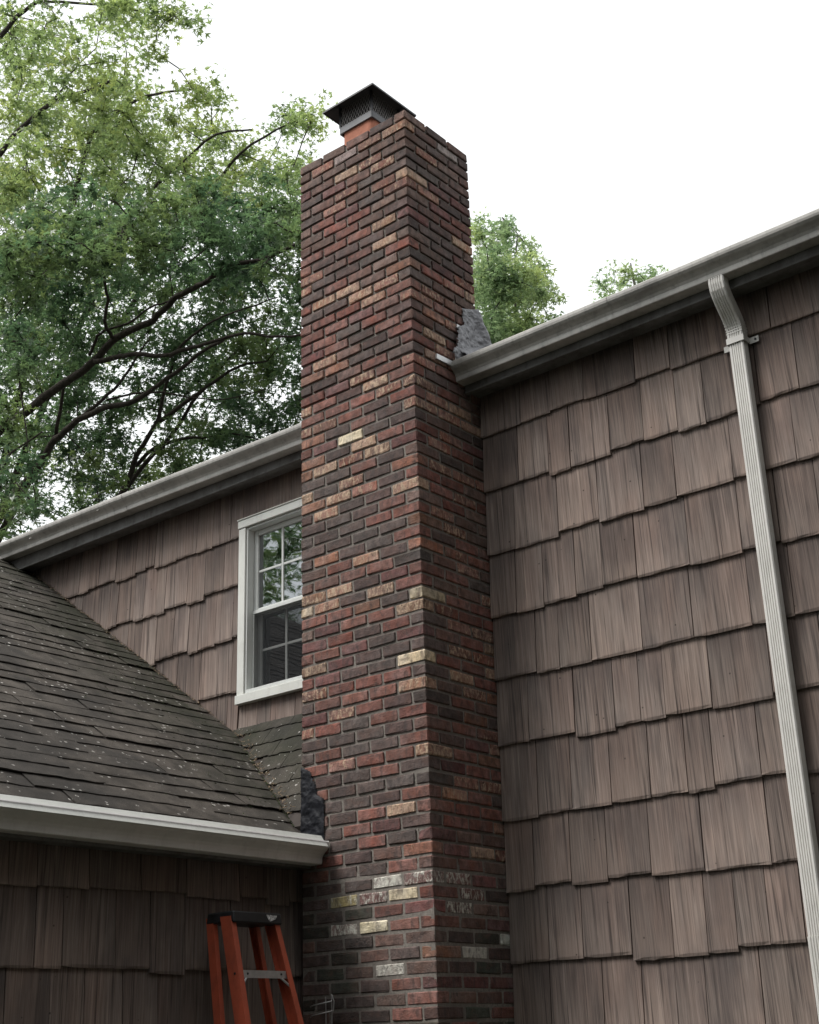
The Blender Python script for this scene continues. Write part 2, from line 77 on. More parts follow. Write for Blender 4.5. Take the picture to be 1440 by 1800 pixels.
CLUMPS_B = [(-9.76, 3.33, 8.54, 0.44), (-10.79, 3.76, 9.65, 0.31), (-10.32, 3.52, 9.43, 0.29), (-8.14, 2.91, 7.43, 0.28), (-8.43, 2.89, 7.88, 0.29), (-8.83, 4.24, 8.79, 0.46), (-9.94, 5.30, 9.88, 0.47), (-7.22, 3.28, 7.33, 0.49), (-9.38, 5.71, 10.17, 0.28), (-10.12, 5.94, 10.45, 0.39), (-6.81, 4.02, 7.31, 0.37), (-10.23, 3.43, 8.43, 0.40), (-10.50, 3.64, 8.75, 0.31), (-11.52, 4.35, 10.07, 0.50), (-10.71, 4.58, 9.75, 0.45), (-8.93, 3.10, 7.38, 0.49), (-8.15, 2.68, 7.00, 0.44), (-10.91, 5.09, 10.11, 0.41), (-7.90, 4.22, 7.54, 0.33), (-11.68, 4.49, 9.75, 0.34), (-10.30, 3.78, 8.45, 0.36), (-9.88, 3.99, 8.44, 0.51), (-7.95, 2.99, 6.35, 0.35), (-9.02, 3.76, 7.81, 0.43), (-9.95, 4.88, 8.59, 0.47), (-7.54, 3.24, 6.61, 0.53), (-9.80, 4.95, 8.51, 0.41), (-9.33, 4.92, 8.22, 0.48), (-11.28, 4.56, 8.60, 0.51), (-10.54, 3.93, 7.97, 0.44), (-10.88, 4.68, 8.39, 0.38), (-8.21, 3.31, 6.45, 0.48), (-10.14, 5.16, 8.55, 0.41), (-7.79, 3.48, 6.11, 0.36), (-10.80, 5.66, 9.35, 0.46), (-10.15, 5.10, 8.30, 0.33), (-10.90, 5.62, 9.05, 0.38), (-10.36, 5.69, 9.17, 0.51), (-8.09, 4.20, 6.67, 0.40), (-8.98, 5.13, 7.94, 0.37), (-6.98, 4.38, 6.40, 0.52), (-9.27, 6.76, 8.98, 0.29), (-10.89, 4.01, 7.94, 0.40), (-12.14, 4.99, 8.86, 0.46), (-10.01, 4.04, 7.47, 0.47), (-10.94, 4.50, 8.17, 0.42), (-11.27, 4.95, 8.34, 0.52), (-9.68, 4.53, 7.31, 0.45), (-11.16, 5.54, 8.82, 0.50), (-10.49, 5.38, 8.23, 0.50), (-11.09, 5.91, 8.80, 0.54), (-8.90, 4.48, 6.97, 0.53), (-9.33, 4.73, 7.42, 0.43), (-7.79, 3.88, 6.28, 0.50), (-8.19, 4.03, 6.44, 0.32), (-10.65, 6.77, 8.99, 0.41), (-8.20, 4.97, 7.03, 0.48), (-9.01, 5.94, 7.85, 0.36), (-9.68, 7.23, 8.71, 0.54), (-8.68, 6.15, 7.77, 0.42), (-8.76, 7.70, 8.72, 0.43), (-7.26, 6.64, 7.57, 0.54), (-6.36, 5.84, 6.55, 0.40), (-9.32, 3.39, 6.14, 0.45), (-8.62, 2.94, 5.70, 0.33), (-10.72, 4.65, 7.59, 0.31), (-9.29, 3.72, 6.47, 0.33), (-10.20, 4.67, 7.32, 0.32), (-10.31, 4.64, 7.22, 0.51), (-10.81, 5.84, 8.33, 0.52), (-8.83, 4.14, 6.37, 0.55), (-10.48, 5.61, 8.10, 0.35), (-8.15, 4.34, 6.09, 0.39), (-10.08, 5.74, 8.02, 0.53), (-10.28, 6.05, 8.25, 0.42), (-7.70, 4.15, 5.92, 0.43), (-8.21, 4.72, 6.26, 0.34), (-7.88, 4.62, 5.85, 0.30), (-8.96, 5.83, 7.13, 0.42), (-9.75, 6.46, 7.94, 0.51), (-7.77, 5.33, 6.29, 0.32), (-9.64, 7.00, 8.50, 0.47), (-8.40, 6.54, 7.42, 0.55), (-9.18, 7.66, 8.13, 0.50), (-8.60, 8.15, 8.13, 0.49), (-7.41, 6.61, 6.80, 0.41), (-9.79, 3.49, 5.88, 0.54), (-10.97, 4.35, 7.04, 0.42), (-11.66, 4.68, 7.20, 0.49), (-9.73, 3.74, 5.99, 0.39), (-9.05, 3.31, 5.63, 0.35), (-10.52, 4.99, 7.06, 0.55), (-9.62, 4.87, 6.79, 0.42), (-10.53, 5.53, 7.43, 0.43), (-11.33, 6.44, 8.07, 0.48), (-8.40, 4.20, 5.43, 0.52), (-8.84, 4.70, 6.13, 0.42), (-10.52, 6.70, 7.97, 0.44), (-8.55, 4.81, 5.98, 0.29), (-9.99, 6.16, 7.62, 0.40), (-9.26, 6.16, 7.12, 0.55), (-8.35, 5.50, 6.24, 0.46), (-7.86, 5.49, 5.99, 0.35), (-7.29, 5.18, 5.44, 0.30), (-7.61, 5.11, 5.78, 0.43), (-9.20, 6.97, 7.37, 0.38), (-9.38, 7.36, 7.91, 0.51), (-9.08, 6.85, 7.55, 0.49), (-7.87, 6.50, 6.71, 0.46), (-8.92, 7.87, 7.89, 0.53), (-7.35, 6.65, 6.42, 0.49), (-6.76, 5.78, 5.81, 0.36), (-11.18, 4.37, 6.75, 0.53), (-12.51, 5.19, 7.63, 0.35), (-9.97, 4.01, 5.71, 0.29), (-11.64, 5.39, 7.51, 0.30), (-10.97, 5.83, 7.17, 0.53), (-10.69, 5.82, 6.85, 0.42), (-8.98, 5.25, 6.14, 0.43), (-9.64, 5.81, 6.54, 0.34), (-10.10, 6.81, 7.34, 0.44), (-8.57, 5.56, 5.88, 0.42), (-10.09, 7.58, 7.92, 0.50), (-7.77, 5.16, 5.49, 0.41), (-7.59, 5.36, 5.44, 0.50), (-8.54, 6.73, 6.65, 0.28), (-7.95, 6.48, 6.27, 0.54), (-9.21, 7.62, 7.48, 0.33), (-9.22, 8.52, 7.64, 0.38), (-6.94, 6.09, 5.54, 0.38), (-9.40, 3.78, 5.17, 0.52), (-10.62, 5.70, 6.63, 0.41), (-10.93, 6.84, 7.36, 0.39), (-11.30, 7.07, 7.51, 0.33), (-7.73, 3.42, 7.69, 0.35), (-7.54, 3.60, 7.75, 0.40), (-7.34, 3.86, 7.75, 0.50), (-7.22, 4.06, 7.71, 0.35), (-7.90, 3.42, 7.54, 0.22), (-7.57, 4.05, 7.40, 0.25), (-7.56, 4.21, 7.30, 0.20), (-7.46, 4.69, 7.01, 0.35), (-7.38, 4.88, 6.94, 0.30), (-6.75, 5.72, 6.80, 0.22), (-6.68, 5.87, 6.72, 0.30), (-6.56, 6.02, 6.69, 0.30)]
CLUMPS_C = [(-5.72, 8.66, 5.85, 0.40), (-5.30, 8.18, 5.38, 0.40), (-5.94, 9.52, 6.05, 0.36), (-6.53, 10.16, 6.50, 0.36), (-6.11, 9.95, 6.69, 0.22), (-5.54, 9.08, 6.08, 0.22), (-5.73, 9.48, 6.42, 0.16), (-6.43, 10.52, 7.16, 0.16), (-5.36, 8.92, 5.77, 0.24), (-6.05, 9.85, 6.33, 0.24), (-6.27, 10.68, 6.91, 0.18), (-5.88, 10.29, 6.44, 0.18), (-5.35, 9.51, 5.74, 0.20), (-6.51, 11.21, 6.92, 0.20), (-5.32, 8.33, 4.87, 0.48), (-6.37, 9.57, 5.83, 0.48), (-6.71, 10.64, 6.52, 0.48), (-5.24, 8.48, 4.77, 0.48), (-5.07, 8.84, 4.99, 0.44), (-5.14, 8.71, 4.82, 0.44), (-5.56, 9.79, 5.45, 0.32), (-5.78, 10.21, 5.81, 0.32), (-6.36, 11.05, 6.57, 0.24), (-5.42, 9.79, 5.66, 0.24), (-6.49, 9.82, 5.64, 0.48), (-5.74, 8.80, 4.97, 0.48), (-5.29, 8.58, 4.55, 0.48), (-7.02, 11.12, 6.31, 0.48), (-6.09, 10.34, 5.76, 0.48), (-6.36, 10.61, 5.81, 0.48), (-4.77, 8.76, 4.49, 0.32), (-5.08, 9.25, 4.82, 0.32), (-5.63, 10.04, 5.33, 0.24), (-5.09, 9.54, 4.86, 0.24), (-6.70, 10.17, 5.40, 0.48), (-5.58, 8.51, 4.12, 0.48), (-6.95, 10.89, 5.64, 0.48), (-5.74, 9.04, 4.35, 0.48), (-5.62, 9.37, 4.43, 0.48), (-6.51, 10.61, 5.28, 0.48), (-5.41, 9.37, 4.61, 0.36), (-6.30, 10.80, 5.40, 0.36), (-5.82, 10.76, 5.34, 0.16), (-5.68, 10.29, 5.08, 0.16), (-6.38, 9.56, 4.56, 0.48), (-5.55, 8.56, 3.95, 0.48), (-5.88, 9.63, 4.53, 0.48), (-7.20, 11.23, 5.61, 0.48), (-6.15, 10.18, 4.82, 0.40), (-5.55, 9.49, 4.30, 0.40), (-5.15, 9.06, 4.04, 0.24), (-5.21, 9.41, 4.36, 0.24), (-6.04, 10.70, 5.15, 0.20), (-6.18, 11.03, 5.36, 0.20), (-5.21, 9.32, 4.14, 0.14), (-4.92, 8.93, 4.04, 0.14)]
CLUMPS_D = [(-7.31, 14.91, 8.32, 0.35), (-6.80, 14.32, 7.67, 0.40), (-6.23, 13.80, 7.75, 0.30), (-6.13, 13.82, 7.65, 0.35), (-6.93, 15.03, 8.34, 0.40), (-6.46, 14.83, 8.06, 0.35), (-6.48, 15.36, 8.49, 0.30), (-5.71, 14.09, 7.54, 0.30), (-5.95, 14.18, 7.50, 0.35), (-6.75, 14.28, 7.39, 0.40), (-6.25, 14.28, 7.43, 0.40), (-5.78, 14.29, 7.48, 0.30), (-6.74, 13.83, 7.73, 0.25)]
LIMBS_A = [(0.085, 0.03, [(-8.93, 3.12, 1.86), (-8.61, 3.24, 2.02), (-8.24, 3.35, 2.22), (-7.95, 3.43, 2.34), (-7.66, 3.48, 2.46), (-7.37, 3.5, 2.61), (-7.12, 3.54, 2.67), (-6.86, 3.61, 2.7), (-6.6, 3.63, 2.79), (-6.36, 3.62, 2.87), (-6.14, 3.65, 2.88), (-5.89, 3.68, 2.91), (-5.65, 3.68, 2.96), (-5.38, 3.76, 2.96), (-5.17, 3.81, 2.92), (-4.91, 3.85, 2.94), (-4.56, 3.93, 3.0)]), (0.05, 0.02, [(-7.59, 3.43, 2.4), (-7.28, 3.56, 2.41), (-7.04, 3.61, 2.37), (-6.75, 3.76, 2.3), (-6.43, 3.86, 2.31), (-6.18, 3.89, 2.29), (-5.85, 3.98, 2.3), (-5.58, 4.05, 2.26), (-5.29, 4.17, 2.16), (-4.89, 4.35, 2.12)]), (0.035, 0.02, [(-7.3, 3.45, 2.62), (-7.24, 3.29, 2.75), (-7.08, 3.21, 2.94), (-6.96, 3.04, 3.15), (-6.76, 3.04, 3.3), (-6.55, 3.04, 3.45)]), (0.03, 0.014, [(-7.67, 3.42, 2.51), (-7.5, 3.38, 2.64), (-7.34, 3.37, 2.7), (-7.09, 3.51, 2.75), (-6.81, 3.59, 2.88), (-6.6, 3.67, 2.91), (-6.37, 3.78, 2.93)]), (0.085, 0.03, [(-9.76, 3.59, 0.84), (-9.53, 3.6, 1.03), (-9.29, 3.6, 1.24), (-9.0, 3.65, 1.46), (-8.68, 3.67, 1.75), (-8.45, 3.69, 1.87), (-8.16, 3.77, 2.0), (-7.89, 3.87, 2.07), (-7.63, 3.99, 2.07), (-7.37, 4.06, 2.14), (-7.09, 4.11, 2.26), (-6.81, 4.16, 2.35), (-6.55, 4.19, 2.45), (-6.26, 4.26, 2.52)]), (0.045, 0.016, [(-8.73, 3.88, 2.02), (-8.47, 3.99, 2.21), (-8.24, 4.07, 2.36), (-8.0, 4.13, 2.53), (-7.72, 4.15, 2.79), (-7.51, 4.17, 2.96)]), (0.04, 0.025, [(-8.8, 3.82, 1.97), (-8.5, 3.66, 2.33), (-8.33, 3.57, 2.39)]), (0.07, 0.03, [(-9.57, 5.29, 1.54), (-9.23, 5.29, 1.94), (-8.99, 5.22, 2.21), (-8.67, 5.23, 2.52), (-8.42, 5.15, 2.81), (-8.06, 5.04, 3.26)]), (0.045, 0.016, [(-9.11, 5.32, 2.13), (-8.84, 5.38, 2.31), (-8.51, 5.57, 2.41), (-8.27, 5.73, 2.4), (-7.99, 5.89, 2.42), (-7.72, 6.1, 2.35)]), (0.05, 0.02, [(-8.7, 5.3, 2.61), (-8.16, 5.43, 2.85), (-7.77, 5.45, 2.94), (-7.37, 5.49, 3.03), (-6.95, 5.62, 3.02)]), (0.07, 0.03, [(-10.22, 5.31, 1.54), (-10.02, 5.31, 1.74), (-9.67, 5.5, 1.91), (-9.28, 5.6, 2.3), (-8.89, 5.7, 2.62), (-8.33, 5.79, 3.2), (-7.76, 5.92, 3.65)]), (0.03, 0.012, [(-7.42, 4.43, 2.79), (-6.99, 4.4, 2.91), (-6.59, 4.38, 2.95), (-6.12, 4.46, 2.97), (-5.66, 4.53, 2.96)]), (0.022, 0.01, [(-8.08, 4.01, 2.28), (-7.73, 4.37, 2.39), (-7.44, 4.75, 2.36), (-7.15, 5.08, 2.35), (-6.75, 5.42, 2.48)]), (0.03, 0.015, [(-9.07, 3.25, 1.44), (-8.97, 3.29, 1.59), (-8.8, 3.42, 1.75), (-8.66, 3.53, 1.88)])]
LIMBS_B = [(0.07, 0.03, [(-10.67, 3.69, 6.79), (-10.52, 3.73, 6.95), (-10.21, 3.81, 7.25), (-9.81, 3.99, 7.57), (-9.58, 4.15, 7.71), (-9.32, 4.37, 7.82), (-9.04, 4.57, 7.96)]), (0.06, 0.03, [(-9.29, 2.62, 7.43), (-9.1, 2.71, 7.58), (-8.85, 2.77, 7.8), (-8.55, 2.93, 8.0), (-8.28, 3.06, 8.17)]), (0.03, 0.012, [(-9.81, 3.99, 7.57), (-9.58, 4.06, 7.78), (-9.39, 4.06, 7.97), (-9.01, 4.18, 8.26)]), (0.03, 0.012, [(-8.55, 2.93, 8.0), (-8.24, 3.21, 7.96), (-7.95, 3.46, 7.92), (-7.7, 3.67, 7.86), (-7.43, 3.94, 7.76), (-7.29, 4.07, 7.64)]), (0.05, 0.02, [(-9.61, 4.62, 7.32), (-9.37, 4.72, 7.5), (-9.0, 4.9, 7.75), (-8.62, 5.2, 7.89), (-8.3, 5.51, 7.95)]), (0.05, 0.02, [(-9.38, 5.29, 6.14), (-8.95, 5.28, 6.43), (-8.46, 5.38, 6.66), (-7.89, 5.5, 6.93), (-7.44, 5.77, 6.93)]), (0.04, 0.015, [(-8.4, 5.98, 6.61), (-7.9, 5.97, 6.86), (-7.3, 6.1, 7.04), (-6.89, 6.17, 7.07)])]

# ------------------------------------------------------------------ helpers
GZ = -6.8            # ground level


def tag(o, label=None, cat=None, group=None, kind=None):
    if label: o['label'] = label
    if cat: o['category'] = cat
    if group: o['group'] = group
    if kind: o['kind'] = kind
    return o


def thing(name, loc, label, cat, group=None):
    o = bpy.data.objects.new(name, None)
    COL.objects.link(o)
    o.location = loc
    o.empty_display_size = 0.2
    return tag(o, label, cat, group)


def part_empty(name, parent):
    o = bpy.data.objects.new(name, None)
    COL.objects.link(o)
    set_parent(o, parent)
    return o


def set_parent(o, p):
    if p is None:
        return
    o.parent = p
    t = Vector((0, 0, 0))
    if p.parent is None:
        t = Vector(p.location)
    o.matrix_parent_inverse = Matrix.Translation(-t)


def link(name, me, mat=None, parent=None, mtx=None):
    o = bpy.data.objects.new(name, me)
    COL.objects.link(o)
    if mat is not None and not me.materials:
        me.materials.append(mat)
    set_parent(o, parent)
    if mtx is not None:
        o.matrix_basis = mtx
    return o


class MB:
    """collects verts and faces of one mesh"""
    def __init__(s):
        s.v = []
        s.f = []

    def add(s, vs_, fs):
        b = len(s.v)
        s.v += [tuple(q) for q in vs_]
        s.f += [tuple(i + b for i in f) for f in fs]

    def box(s, x0, x1, y0, y1, z0, z1):
        s.add([(x0, y0, z0), (x1, y0, z0), (x1, y1, z0), (x0, y1, z0), (x0, y0, z1), (x1, y0, z1), (x1, y1, z1), (x0, y1, z1)],
              [(0, 3, 2, 1), (4, 5, 6, 7), (0, 1, 5, 4), (1, 2, 6, 5), (2, 3, 7, 6), (3, 0, 4, 7)])
        return s

    def hexa(s, p):
        s.add(p, [(0, 3, 2, 1), (4, 5, 6, 7), (0, 1, 5, 4), (1, 2, 6, 5), (2, 3, 7, 6), (3, 0, 4, 7)])
        return s

    def sweep(s, prof, frames, closed=True, caps=True):
        """prof: list of (a,b); frames: list of (origin, A, B)"""
        n = len(prof)
        vs_, fs = [], []
        for o_, a_, b_ in frames:
            for (a, b) in prof:
                vs_.append(tuple(Vector(o_) + Vector(a_) * a + Vector(b_) * b))
        for i in range(len(frames) - 1):
            for j in range(n if closed else n - 1):
                k = (j + 1) % n
                fs.append((i * n + j, i * n + k, (i + 1) * n + k, (i + 1) * n + j))
        if caps and closed:
            fs.append(tuple(range(n))[::-1])
            fs.append(tuple(range((len(frames) - 1) * n, len(frames) * n)))
        s.add(vs_, fs)
        return s

    def tube(s, pts, r0, r1, seg=7):
        pts = [Vector(q) for q in pts]
        n = len(pts)
        fr = []
        up = Vector((0.13, 0.21, 0.97)).normalized()
        vs_, fs = [], []
        for i, q in enumerate(pts):
            t = (pts[min(i + 1, n - 1)] - pts[max(i - 1, 0)]).normalized()
            a = t.cross(up)
            if a.length < 1e-3:
                a = t.cross(Vector((1, 0, 0)))
            a.normalize()
            b = t.cross(a)
            r = r0 + (r1 - r0) * i / max(1, n - 1)
            for k in range(seg):
                an = 2 * PI * k / seg
                vs_.append(tuple(q + a * (r * math.cos(an)) + b * (r * math.sin(an))))
        for i in range(n - 1):
            for k in range(seg):
                k2 = (k + 1) % seg
                fs.append((i * seg + k, (i + 1) * seg + k, (i + 1) * seg + k2, i * seg + k2))
        fs.append(tuple(range(seg))[::-1] if False else tuple(range(seg)))
        fs.append(tuple(range((n - 1) * seg, n * seg))[::-1])
        s.add(vs_, fs)
        return s

    def mesh(s, name, smooth=False, bevel=0.0, fix=True):
        me = bpy.data.meshes.new(name)
        me.from_pydata(s.v, [], s.f)
        if fix or bevel:
            bm = bmesh.new()
            bm.from_mesh(me)
            if bevel:
                bmesh.ops.bevel(bm, geom=list(bm.edges), offset=bevel, segments=1, affect='EDGES', profile=0.5)
            bmesh.ops.recalc_face_normals(bm, faces=list(bm.faces))
            bm.to_mesh(me)
            bm.free()
        if smooth:
            me.polygons.foreach_set('use_smooth', [True] * len(me.polygons))
        me.update()
        return me

    def build(s, name, mat, parent=None, smooth=False, bevel=0.0):
        return link(name, s.mesh(name, smooth, bevel), mat, parent)


class NT:
    """small node-building helper"""
    def __init__(s, name):
        s.m = bpy.data.materials.new(name)
        s.m.use_nodes = True
        s.t = s.m.node_tree
        s.t.nodes.clear()
        s.out = s.t.nodes.new('ShaderNodeOutputMaterial')

    def n(s, typ, ins=None, **props):
        nd = s.t.nodes.new(typ)
        for k, v in props.items():
            setattr(nd, k, v)
        for k, v in (ins or {}).items():
            s.set(nd.inputs[k], v)
        return nd

    def set(s, sock, v):
        if hasattr(v, 'is_output'):
            s.t.links.new(v, sock)
        else:
            if isinstance(v, (tuple, list)) and len(v) == 3 and sock.type == 'RGBA':
                v = (*v, 1)
            sock.default_value = v

    def math(s, op, a, b=0.0, c=0.0, clamp=False):
        nd = s.t.nodes.new('ShaderNodeMath')
        nd.operation = op
        nd.use_clamp = clamp
        for i, v in enumerate((a, b, c)):
            s.set(nd.inputs[i], v)
        return nd.outputs[0]

    def mix(s, f, a, b, mode='MIX'):
        nd = s.t.nodes.new('ShaderNodeMix')
        nd.data_type = 'RGBA'
        nd.blend_type = mode
        s.set(nd.inputs[0], f)
        s.set(nd.inputs[6], a)
        s.set(nd.inputs[7], b)
        return nd.outputs[2]

    def pos(s, scale=(1, 1, 1), off=(0, 0, 0)):
        g = s.n('ShaderNodeNewGeometry')
        mp = s.n('ShaderNodeMapping')
        s.set(mp.inputs['Vector'], g.outputs['Position'])
        mp.inputs['Scale'].default_value = scale
        mp.inputs['Location'].default_value = off
        return mp.outputs[0]

    def noise(s, vec, scale=5.0, detail=3.0, rough=0.55, dist=0.0):
        nd = s.n('ShaderNodeTexNoise', {'Vector': vec, 'Scale': scale, 'Detail': detail, 'Roughness': rough, 'Distortion': dist})
        return nd.outputs['Fac']

    def ramp(s, f, lo, hi, a=0.0, b=1.0):
        nd = s.n('ShaderNodeMapRange', {'Value': f, 'From Min': lo, 'From Max': hi, 'To Min': a, 'To Max': b})
        nd.clamp = True
        return nd.outputs[0]

    def hsv(s, c, h=0.5, sat=1.0, v=1.0):
        return s.n('ShaderNodeHueSaturation', {'Color': c, 'Hue': h, 'Saturation': sat, 'Value': v}).outputs[0]

    def surf(s, col, rough=0.8, bump=None, strength=0.3, dist=0.01, metal=0.0, spec=0.3):
        b = s.n('ShaderNodeBsdfPrincipled', {'Base Color': col, 'Roughness': rough, 'Metallic': metal, 'Specular IOR Level': spec})
        if bump is not None:
            bp = s.n('ShaderNodeBump', {'Height': bump, 'Strength': strength, 'Distance': dist})
            s.t.links.new(bp.outputs[0], b.inputs['Normal'])
        s.t.links.new(b.outputs[0], s.out.inputs[0])
        return s.m


# ------------------------------------------------------------------ materials
def mat_brick(name, from_attr):
    t = NT(name)
    if from_attr:
        a = t.n('ShaderNodeAttribute', attribute_name='tint')
        base, amt = a.outputs['Color'], a.outputs['Alpha']
    else:
        a = t.n('ShaderNodeObjectInfo')
        base, amt = a.outputs['Color'], a.outputs['Alpha']
    P = t.pos()
    n1 = t.noise(P, 22, 4, 0.6)
    n2 = t.noise(P, 120, 3, 0.65)
    n3 = t.noise(t.pos((1, 1, 0.45)), 30, 4, 0.62, 0.6)
    n5 = t.noise(P, 9, 2, 0.5)
    sepz = t.n('ShaderNodeSeparateXYZ', {'Vector': t.n('ShaderNodeNewGeometry').outputs['Position']}).outputs['Z']
    col = t.hsv(base, 0.5, t.ramp(n5, .3, .7, .72, 1.08), t.ramp(n1, .25, .75, .62, 1.65))
    # sooty dark skin patches on the kiln face
    col = t.mix(t.math('MULTIPLY', t.ramp(n3, .50, .64), .6), col, (.060, .050, .048))
    burn = t.noise(t.pos((1, 1, 1.6), (9, 2, 5)), 13, 4, .7, .5)
    col = t.mix(t.math('MULTIPLY', t.ramp(burn, .5, .66), .45), col, (.135, .078, .062))
    # light flecks: sand and old paint
    th = t.math('SUBTRACT', .77, t.math('MULTIPLY', amt, .40))
    fl = t.math('MULTIPLY', t.math('SUBTRACT', t.noise(t.pos((1, 1, .5), (3, 7, 2)), 46, 5, .72, .5), th), 6.5, clamp=True)
    low = t.ramp(sepz, -4.36, -4.34, 1, 0)
    fc = t.mix(low, (.52, .385, .275), (.64, .62, .55))
    col = t.mix(fl, col, fc)
    # pale mortar smear and speckle
    sp = t.ramp(n2, .66, .74)
    col = t.mix(t.math('MULTIPLY', sp, .45), col, (.38, .33, .29))
    bump = t.math('ADD', t.math('MULTIPLY', n2, .6), t.math('ADD', t.math('MULTIPLY', n1, .8), t.math('MULTIPLY', fl, .3)))
    return t.surf(col, .88, bump, .9, .008, spec=.25)


def mat_mortar():
    t = NT('mortar')
    P = t.pos()
    n = t.noise(P, 60, 4, .65)
    n2 = t.noise(P, 3, 3)
    sepz = t.n('ShaderNodeSeparateXYZ', {'Vector': t.n('ShaderNodeNewGeometry').outputs['Position']}).outputs['Z']
    c = t.mix(t.ramp(n, .3, .7), (.15, .135, .12), (.265, .24, .215))
    c = t.mix(t.ramp(n2, .5, .7), c, (.15, .135, .12))
    return t.surf(c, .95, n, .6, .006, spec=.1)


def mat_wood(name, from_attr, dark=False):
    t = NT(name)
    if from_attr:
        r = t.n('ShaderNodeAttribute', attribute_name='rnd').outputs['Fac']
    else:
        r = t.n('ShaderNodeObjectInfo').outputs['Random']
    g = t.n('ShaderNodeNewGeometry').outputs['Position']
    sp = t.n('ShaderNodeSeparateXYZ', {'Vector': g})
    h = t.math('ADD', sp.outputs['X'], sp.outputs['Y'])
    hv = t.n('ShaderNodeCombineXYZ', {'X': h, 'Y': t.math('MULTIPLY', r, 37.0), 'Z': sp.outputs['Z']}).outputs[0]

    def mp(sx, sz, off=0.0):
        m = t.n('ShaderNodeMapping', {'Vector': hv})
        m.inputs['Scale'].default_value = (sx, 1, sz)
        m.inputs['Location'].default_value = (off, off, off)
        return m.outputs[0]
    grain = t.noise(mp(70, 1.6), 1.0, 4, .6)
    fine = t.noise(mp(210, 4), 1.0, 3, .6)
    blot = t.noise(mp(5, 1.6, 4), 1.0, 4, .6)
    streak = t.noise(mp(44, .9, 9), 1.0, 5, .7)
    bleach = t.noise(mp(1.3, 1.2, 17), 1.0, 3, .5)
    tone = t.ramp(r, 0, 1, .80, 1.18)
    c = t.mix(t.ramp(blot, .35, .65), (.095, .073, .065), (.186, .136, .116))
    c = t.mix(t.math('MULTIPLY', t.ramp(streak, .52, .72), .65), c, (.30, .225, .19))
    c = t.mix(t.math('MULTIPLY', t.ramp(bleach, .5, .68), t.ramp(streak, .35, .6, .15, .55)), c, (.33, .255, .21))
    if not from_attr:
        gz = t.n('ShaderNodeSeparateXYZ', {'Vector': t.n('ShaderNodeTexCoord').outputs['Generated']}).outputs['Z']
        exp = t.math('MULTIPLY', t.ramp(t.math('ADD', gz, t.math('MULTIPLY', t.math('SUBTRACT', blot, .5), 1.6)), .15, .75, 1, 0), .34)
        c = t.mix(exp, c, (.34, .26, .215))
    c = t.mix(t.math('MULTIPLY', t.ramp(grain, .54, .68), .8), c, (.055, .042, .038))
    stain = t.noise(mp(3.2, 1.1, 31), 1.0, 4, .62)
    c = t.mix(t.math('MULTIPLY', t.ramp(stain, .52, .68), .6), c, (.075, .062, .060))
    split = t.noise(mp(120, .7, 51), 1.0, 2, .5)
    c = t.mix(t.math('MULTIPLY', t.ramp(split, .70, .76), .8), c, (.03, .024, .022))
    c = t.hsv(c, .5, t.ramp(blot, .3, .7, .75, 1.0), t.math('MULTIPLY', tone, t.ramp(fine, .25, .75, .66, 1.32)))
    # nail stains and knots
    vo = t.n('ShaderNodeTexVoronoi', {'Vector': mp(9, 9, 2), 'Scale': 1.0})
    c = t.mix(t.ramp(vo.outputs['Distance'], .035, .055, .7, 0), c, (.03, .025, .022))
    if dark:
        c = t.hsv(c, .5, .9, .75)
    b = t.math('ADD', t.math('MULTIPLY', grain, 1.0), t.math('MULTIPLY', fine, .5))
    return t.surf(c, .86, b, .55, .004, spec=.2)


def mat_roof(name, from_attr):
    t = NT(name)
    if from_attr:
        r = t.n('ShaderNodeAttribute', attribute_name='rnd').outputs['Fac']
    else:
        r = t.n('ShaderNodeObjectInfo').outputs['Random']
    P = t.pos()
    n = t.noise(P, 260, 2, .6)
    n1 = t.noise(P, 7, 4, .6)
    n2 = t.noise(P, 2.2, 4, .6)
    sp = t.n('ShaderNodeSeparateXYZ', {'Vector': t.n('ShaderNodeNewGeometry').outputs['Position']})
    c = t.mix(t.ramp(n1, .35, .65), (.052, .046, .040), (.104, .091, .079))
    c = t.hsv(c, .5, 1.0, t.math('MULTIPLY', t.ramp(r, 0, 1, .93, 1.06), t.ramp(n, .3, .7, .5, 1.5)))
    # moss gathers where the roof meets the house wall
    wall = t.math('MULTIPLY', t.ramp(sp.outputs['Y'], -.45, .55), t.ramp(n2, .36, .55))
    c = t.mix(t.math('MULTIPLY', wall, .8), c, (.030, .033, .022))
    bl = t.noise(P, 1.7, 5, .62, .4)
    c = t.mix(t.math('MULTIPLY', t.ramp(bl, .48, .64), .55), c, (.030, .029, .028))
    # lichen
    vo = t.n('ShaderNodeTexVoronoi', {'Vector': P, 'Scale': 17.0, 'Randomness': 1.0})
    li = t.ramp(vo.outputs['Distance'], .13, .19, 1, 0)
    li = t.math('MULTIPLY', li, t.ramp(t.noise(P, 3.0, 3), .46, .54))
    li = t.math('MULTIPLY', li, t.ramp(t.noise(P, 90, 2), .4, .5))
    c = t.mix(li, c, (.45, .43, .40))
    return t.surf(c, .92, t.math('ADD', n, n1), .6, .004, spec=.15)


